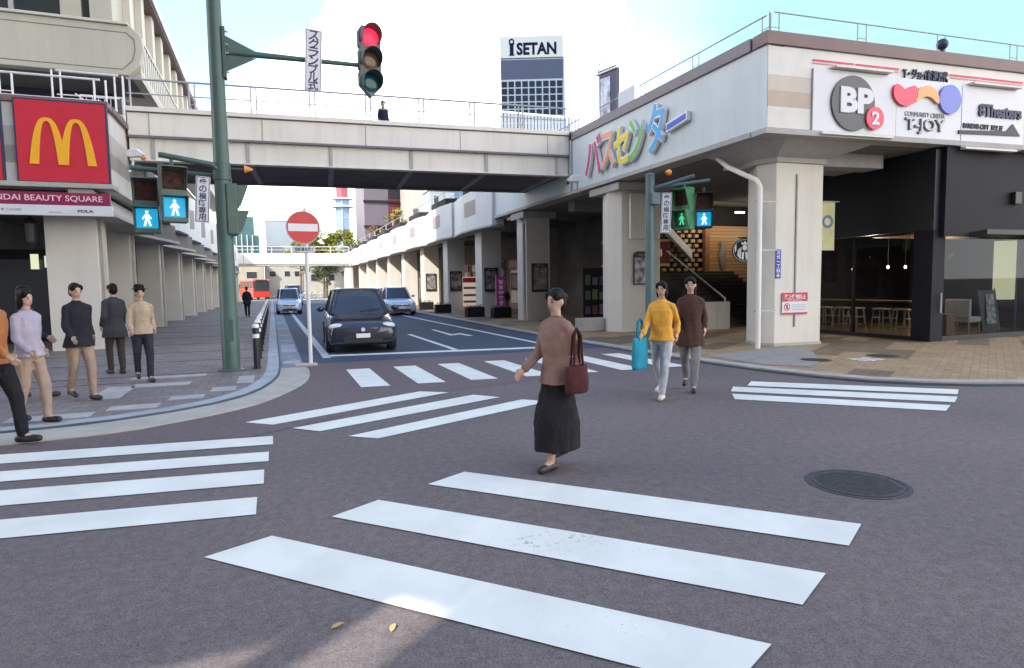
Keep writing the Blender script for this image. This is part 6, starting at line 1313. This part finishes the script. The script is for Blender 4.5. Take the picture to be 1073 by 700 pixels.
for i in range(6): obj('corner_rib', MB().tube([(27.6+2.95*math.cos(R(60*i+20)), 262+2.95*math.sin(R(60*i+20)), z) for z in (0, 37.2)], .22, 6), m_steel_g, tw, world=True)
for z in (33.5, 36.6): obj('ring_deck', MB().disc((27.6, 262), 4.3, z, z+.35, 24), m_greyblue, tw, world=True)
for z in (12, 18, 24, 29): obj('floor_line', MB().disc((27.6, 262), 2.75, z, z+.3, 12), m_steel_g, tw, world=True)
obj('red_top', MB().prism([(27.6+2.6*math.cos(R(60*i+20)), 262+2.6*math.sin(R(60*i+20))) for i in range(6)], 37.2, 42), M('pale red panel', (.28, .07, .09), .5), tw, world=True)
gl_ = thing('green_glass_tower', 'green glass tower behind the tall signal pole', 'tower', (-7, 200, 0))
obj('shaft', MB().prism([(-14, 200), (-3.1, 202), (-3.1, 216), (-14, 216)], 0, 17.5), M('green glass', (.035, .10, .105), .25, .2, .5), gl_, world=True); obj('stepped_top', MB().prism([(-14, 203), (-4.4, 204), (-4.4, 214), (-14, 214)], 17.5, 23), M('green glass deep', (.03, .085, .095), .25, .2, .5), gl_, world=True)
for i in range(7): obj('glazing_bar', MB().box(-13.6+i*1.45, -13.45+i*1.45, 199.5+.28*i, 200.2+.28*i, 0, 17.5), m_greyblue, gl_, world=True)
obj('low_block', MB().box(-14, -2.6, 195, 199, 0, 11.5), m_h3, gl_, world=True)
rb = thing('red_grey_block', 'mauve grey building with red panels rising beyond the bays', 'building', (23, 140, 0))
m_mg = M('mauve grey panels', (.085, .072, .092), .5, .06, .3); m_rd = M('crimson panels', (.095, .008, .018), .5, .1, .4)
obj('wall', MB().box(19.3, 24.5, 140, 155, 0, 28), m_mg, rb, world=True); obj('red_wall', MB().box(24.52, 27.1, 140.2, 155, 0, 28), m_rd, rb, world=True)
for z in (9, 14.5, 19.9, 25): obj('ledge', MB().box(19.1, 27.0, 139.6, 139.98, z, z+.5), m_clad_g, rb, world=True)
for z in (10.5, 21): obj('window', MB().box(24.7, 27.0, 140.0, 140.18, z, z+3.4), m_clad_g, rb, world=True)
for i in range(3): obj('stair_line', MB().extr([(20+i*1.2, 139.9, 10.5+i*.2), (20.4+i*1.2, 139.9, 10.5+i*.2), (22.2+i*1.0, 139.9, 13.6+i*.2), (21.8+i*1.0, 139.9, 13.6+i*.2)], (0, .09, 0)), m_greyblue, rb, world=True)
t = house('cream_block', 'plain cream block between the crimson panels and blue glazing', 27.2, 33.0, 136, 150, 26, m_h2, [(29.0, 30.6, 17.0, 18.5)])
t = thing('blue_glazed_block', 'blue glazed office behind the stepped bays under the footbridge', 'building', (38, 142, 0))
obj('wall', MB().box(33.4, 52, 142, 156, 0, 26), m_steel_g, t, world=True)
for i in range(6):
    for j in range(5): obj('window', MB().box(33.7+i*3, 36.3+i*3, 141.9, 141.99, 8+j*3.4, 10.8+j*3.4), M('sky blue glazing', (.03, .09, .17), .15) if (i, j) == (0, 0) else bpy.data.materials['sky blue glazing'], t, world=True)
t = house('roof_plant', 'small pale rooftop block seen over the footbridge railing', 20.5, 24.0, 85, 89, 14.6, m_h3, [(21.0, 21.8, 12.8, 14.0)])
t = thing('corrugated_fence', 'pale grey corrugated fence beyond the bridge below the lettered tower', 'fence', (27, 62, 6.5))
cfm = MB()
for i in range(24): cfm.box(22.6+i*.38, 22.85+i*.38, 62, 62.12, 6.5, 19.2)
obj('panel', cfm, m_h3, t, world=True); obj('fence_cap', MB().box(22.6, 31.7, 61.97, 62.16, 19.205, 19.4), m_steel_w, t, world=True)

# ================================================================== UNSEEN BUILDING PLACED BEHIND THE VIEWER (to shade the crossing)
ob = thing('shade_building', 'unseen tall building placed behind the viewer to shade the road', 'building', (-12, -9, 0))
PV = Vector((-SUN_DIR.y, SUN_DIR.x, 0))
def bx(s0, s1, q0, q1, z0, z1):
    p = [SUN_DIR*(-a)+PV*b for a, b in ((s0, q0), (s0, q1), (s1, q1), (s1, q0))]
    return MB().prism([(v.x, v.y) for v in p], z0, z1)
m_ob = M('shade building concrete', (.34, .33, .31), .8, .08, .5)
TZ = math.tan(R(SUN_EL))
obj('wall', bx(14, 34, -26, 1.79, 0, 46), m_ob, ob, world=True)
obj('wall', bx(14, 34, 3.3, 24, 0, 46), m_ob, ob, world=True)
obj('mullion', bx(14, 14.5, 2.10, 2.32, 0, (14+2.75)*TZ), m_ob, ob, world=True)  # unseen bar added to cast the dark band between the sun patches
obj('sun_slot_wall', bx(14, 14.5, 1.795, 2.20, (14+2.9)*TZ, 46), m_ob, ob, world=True)  # slot tops shaped so the sun patches on the road end here
lw = MB(); pq = [(2.205, (14+2.5)*TZ), (3.295, (14+0.95)*TZ), (3.295, 46), (2.205, 46)]
lw.extr([tuple(SUN_DIR*-14+PV*q)[:2]+(z,) for q, z in pq], SUN_DIR*-0.5); obj('sun_slot_wall', lw, m_ob, ob, world=True)
for j in range(12):
    for q0, q1 in ((-25, -13), (-12, -.5), (4.2, 13), (14, 23)): obj('window_band', bx(13.95, 13.995, q0, q1, 3+j*3.5, 4.9+j*3.5), m_dglass, ob, world=True)
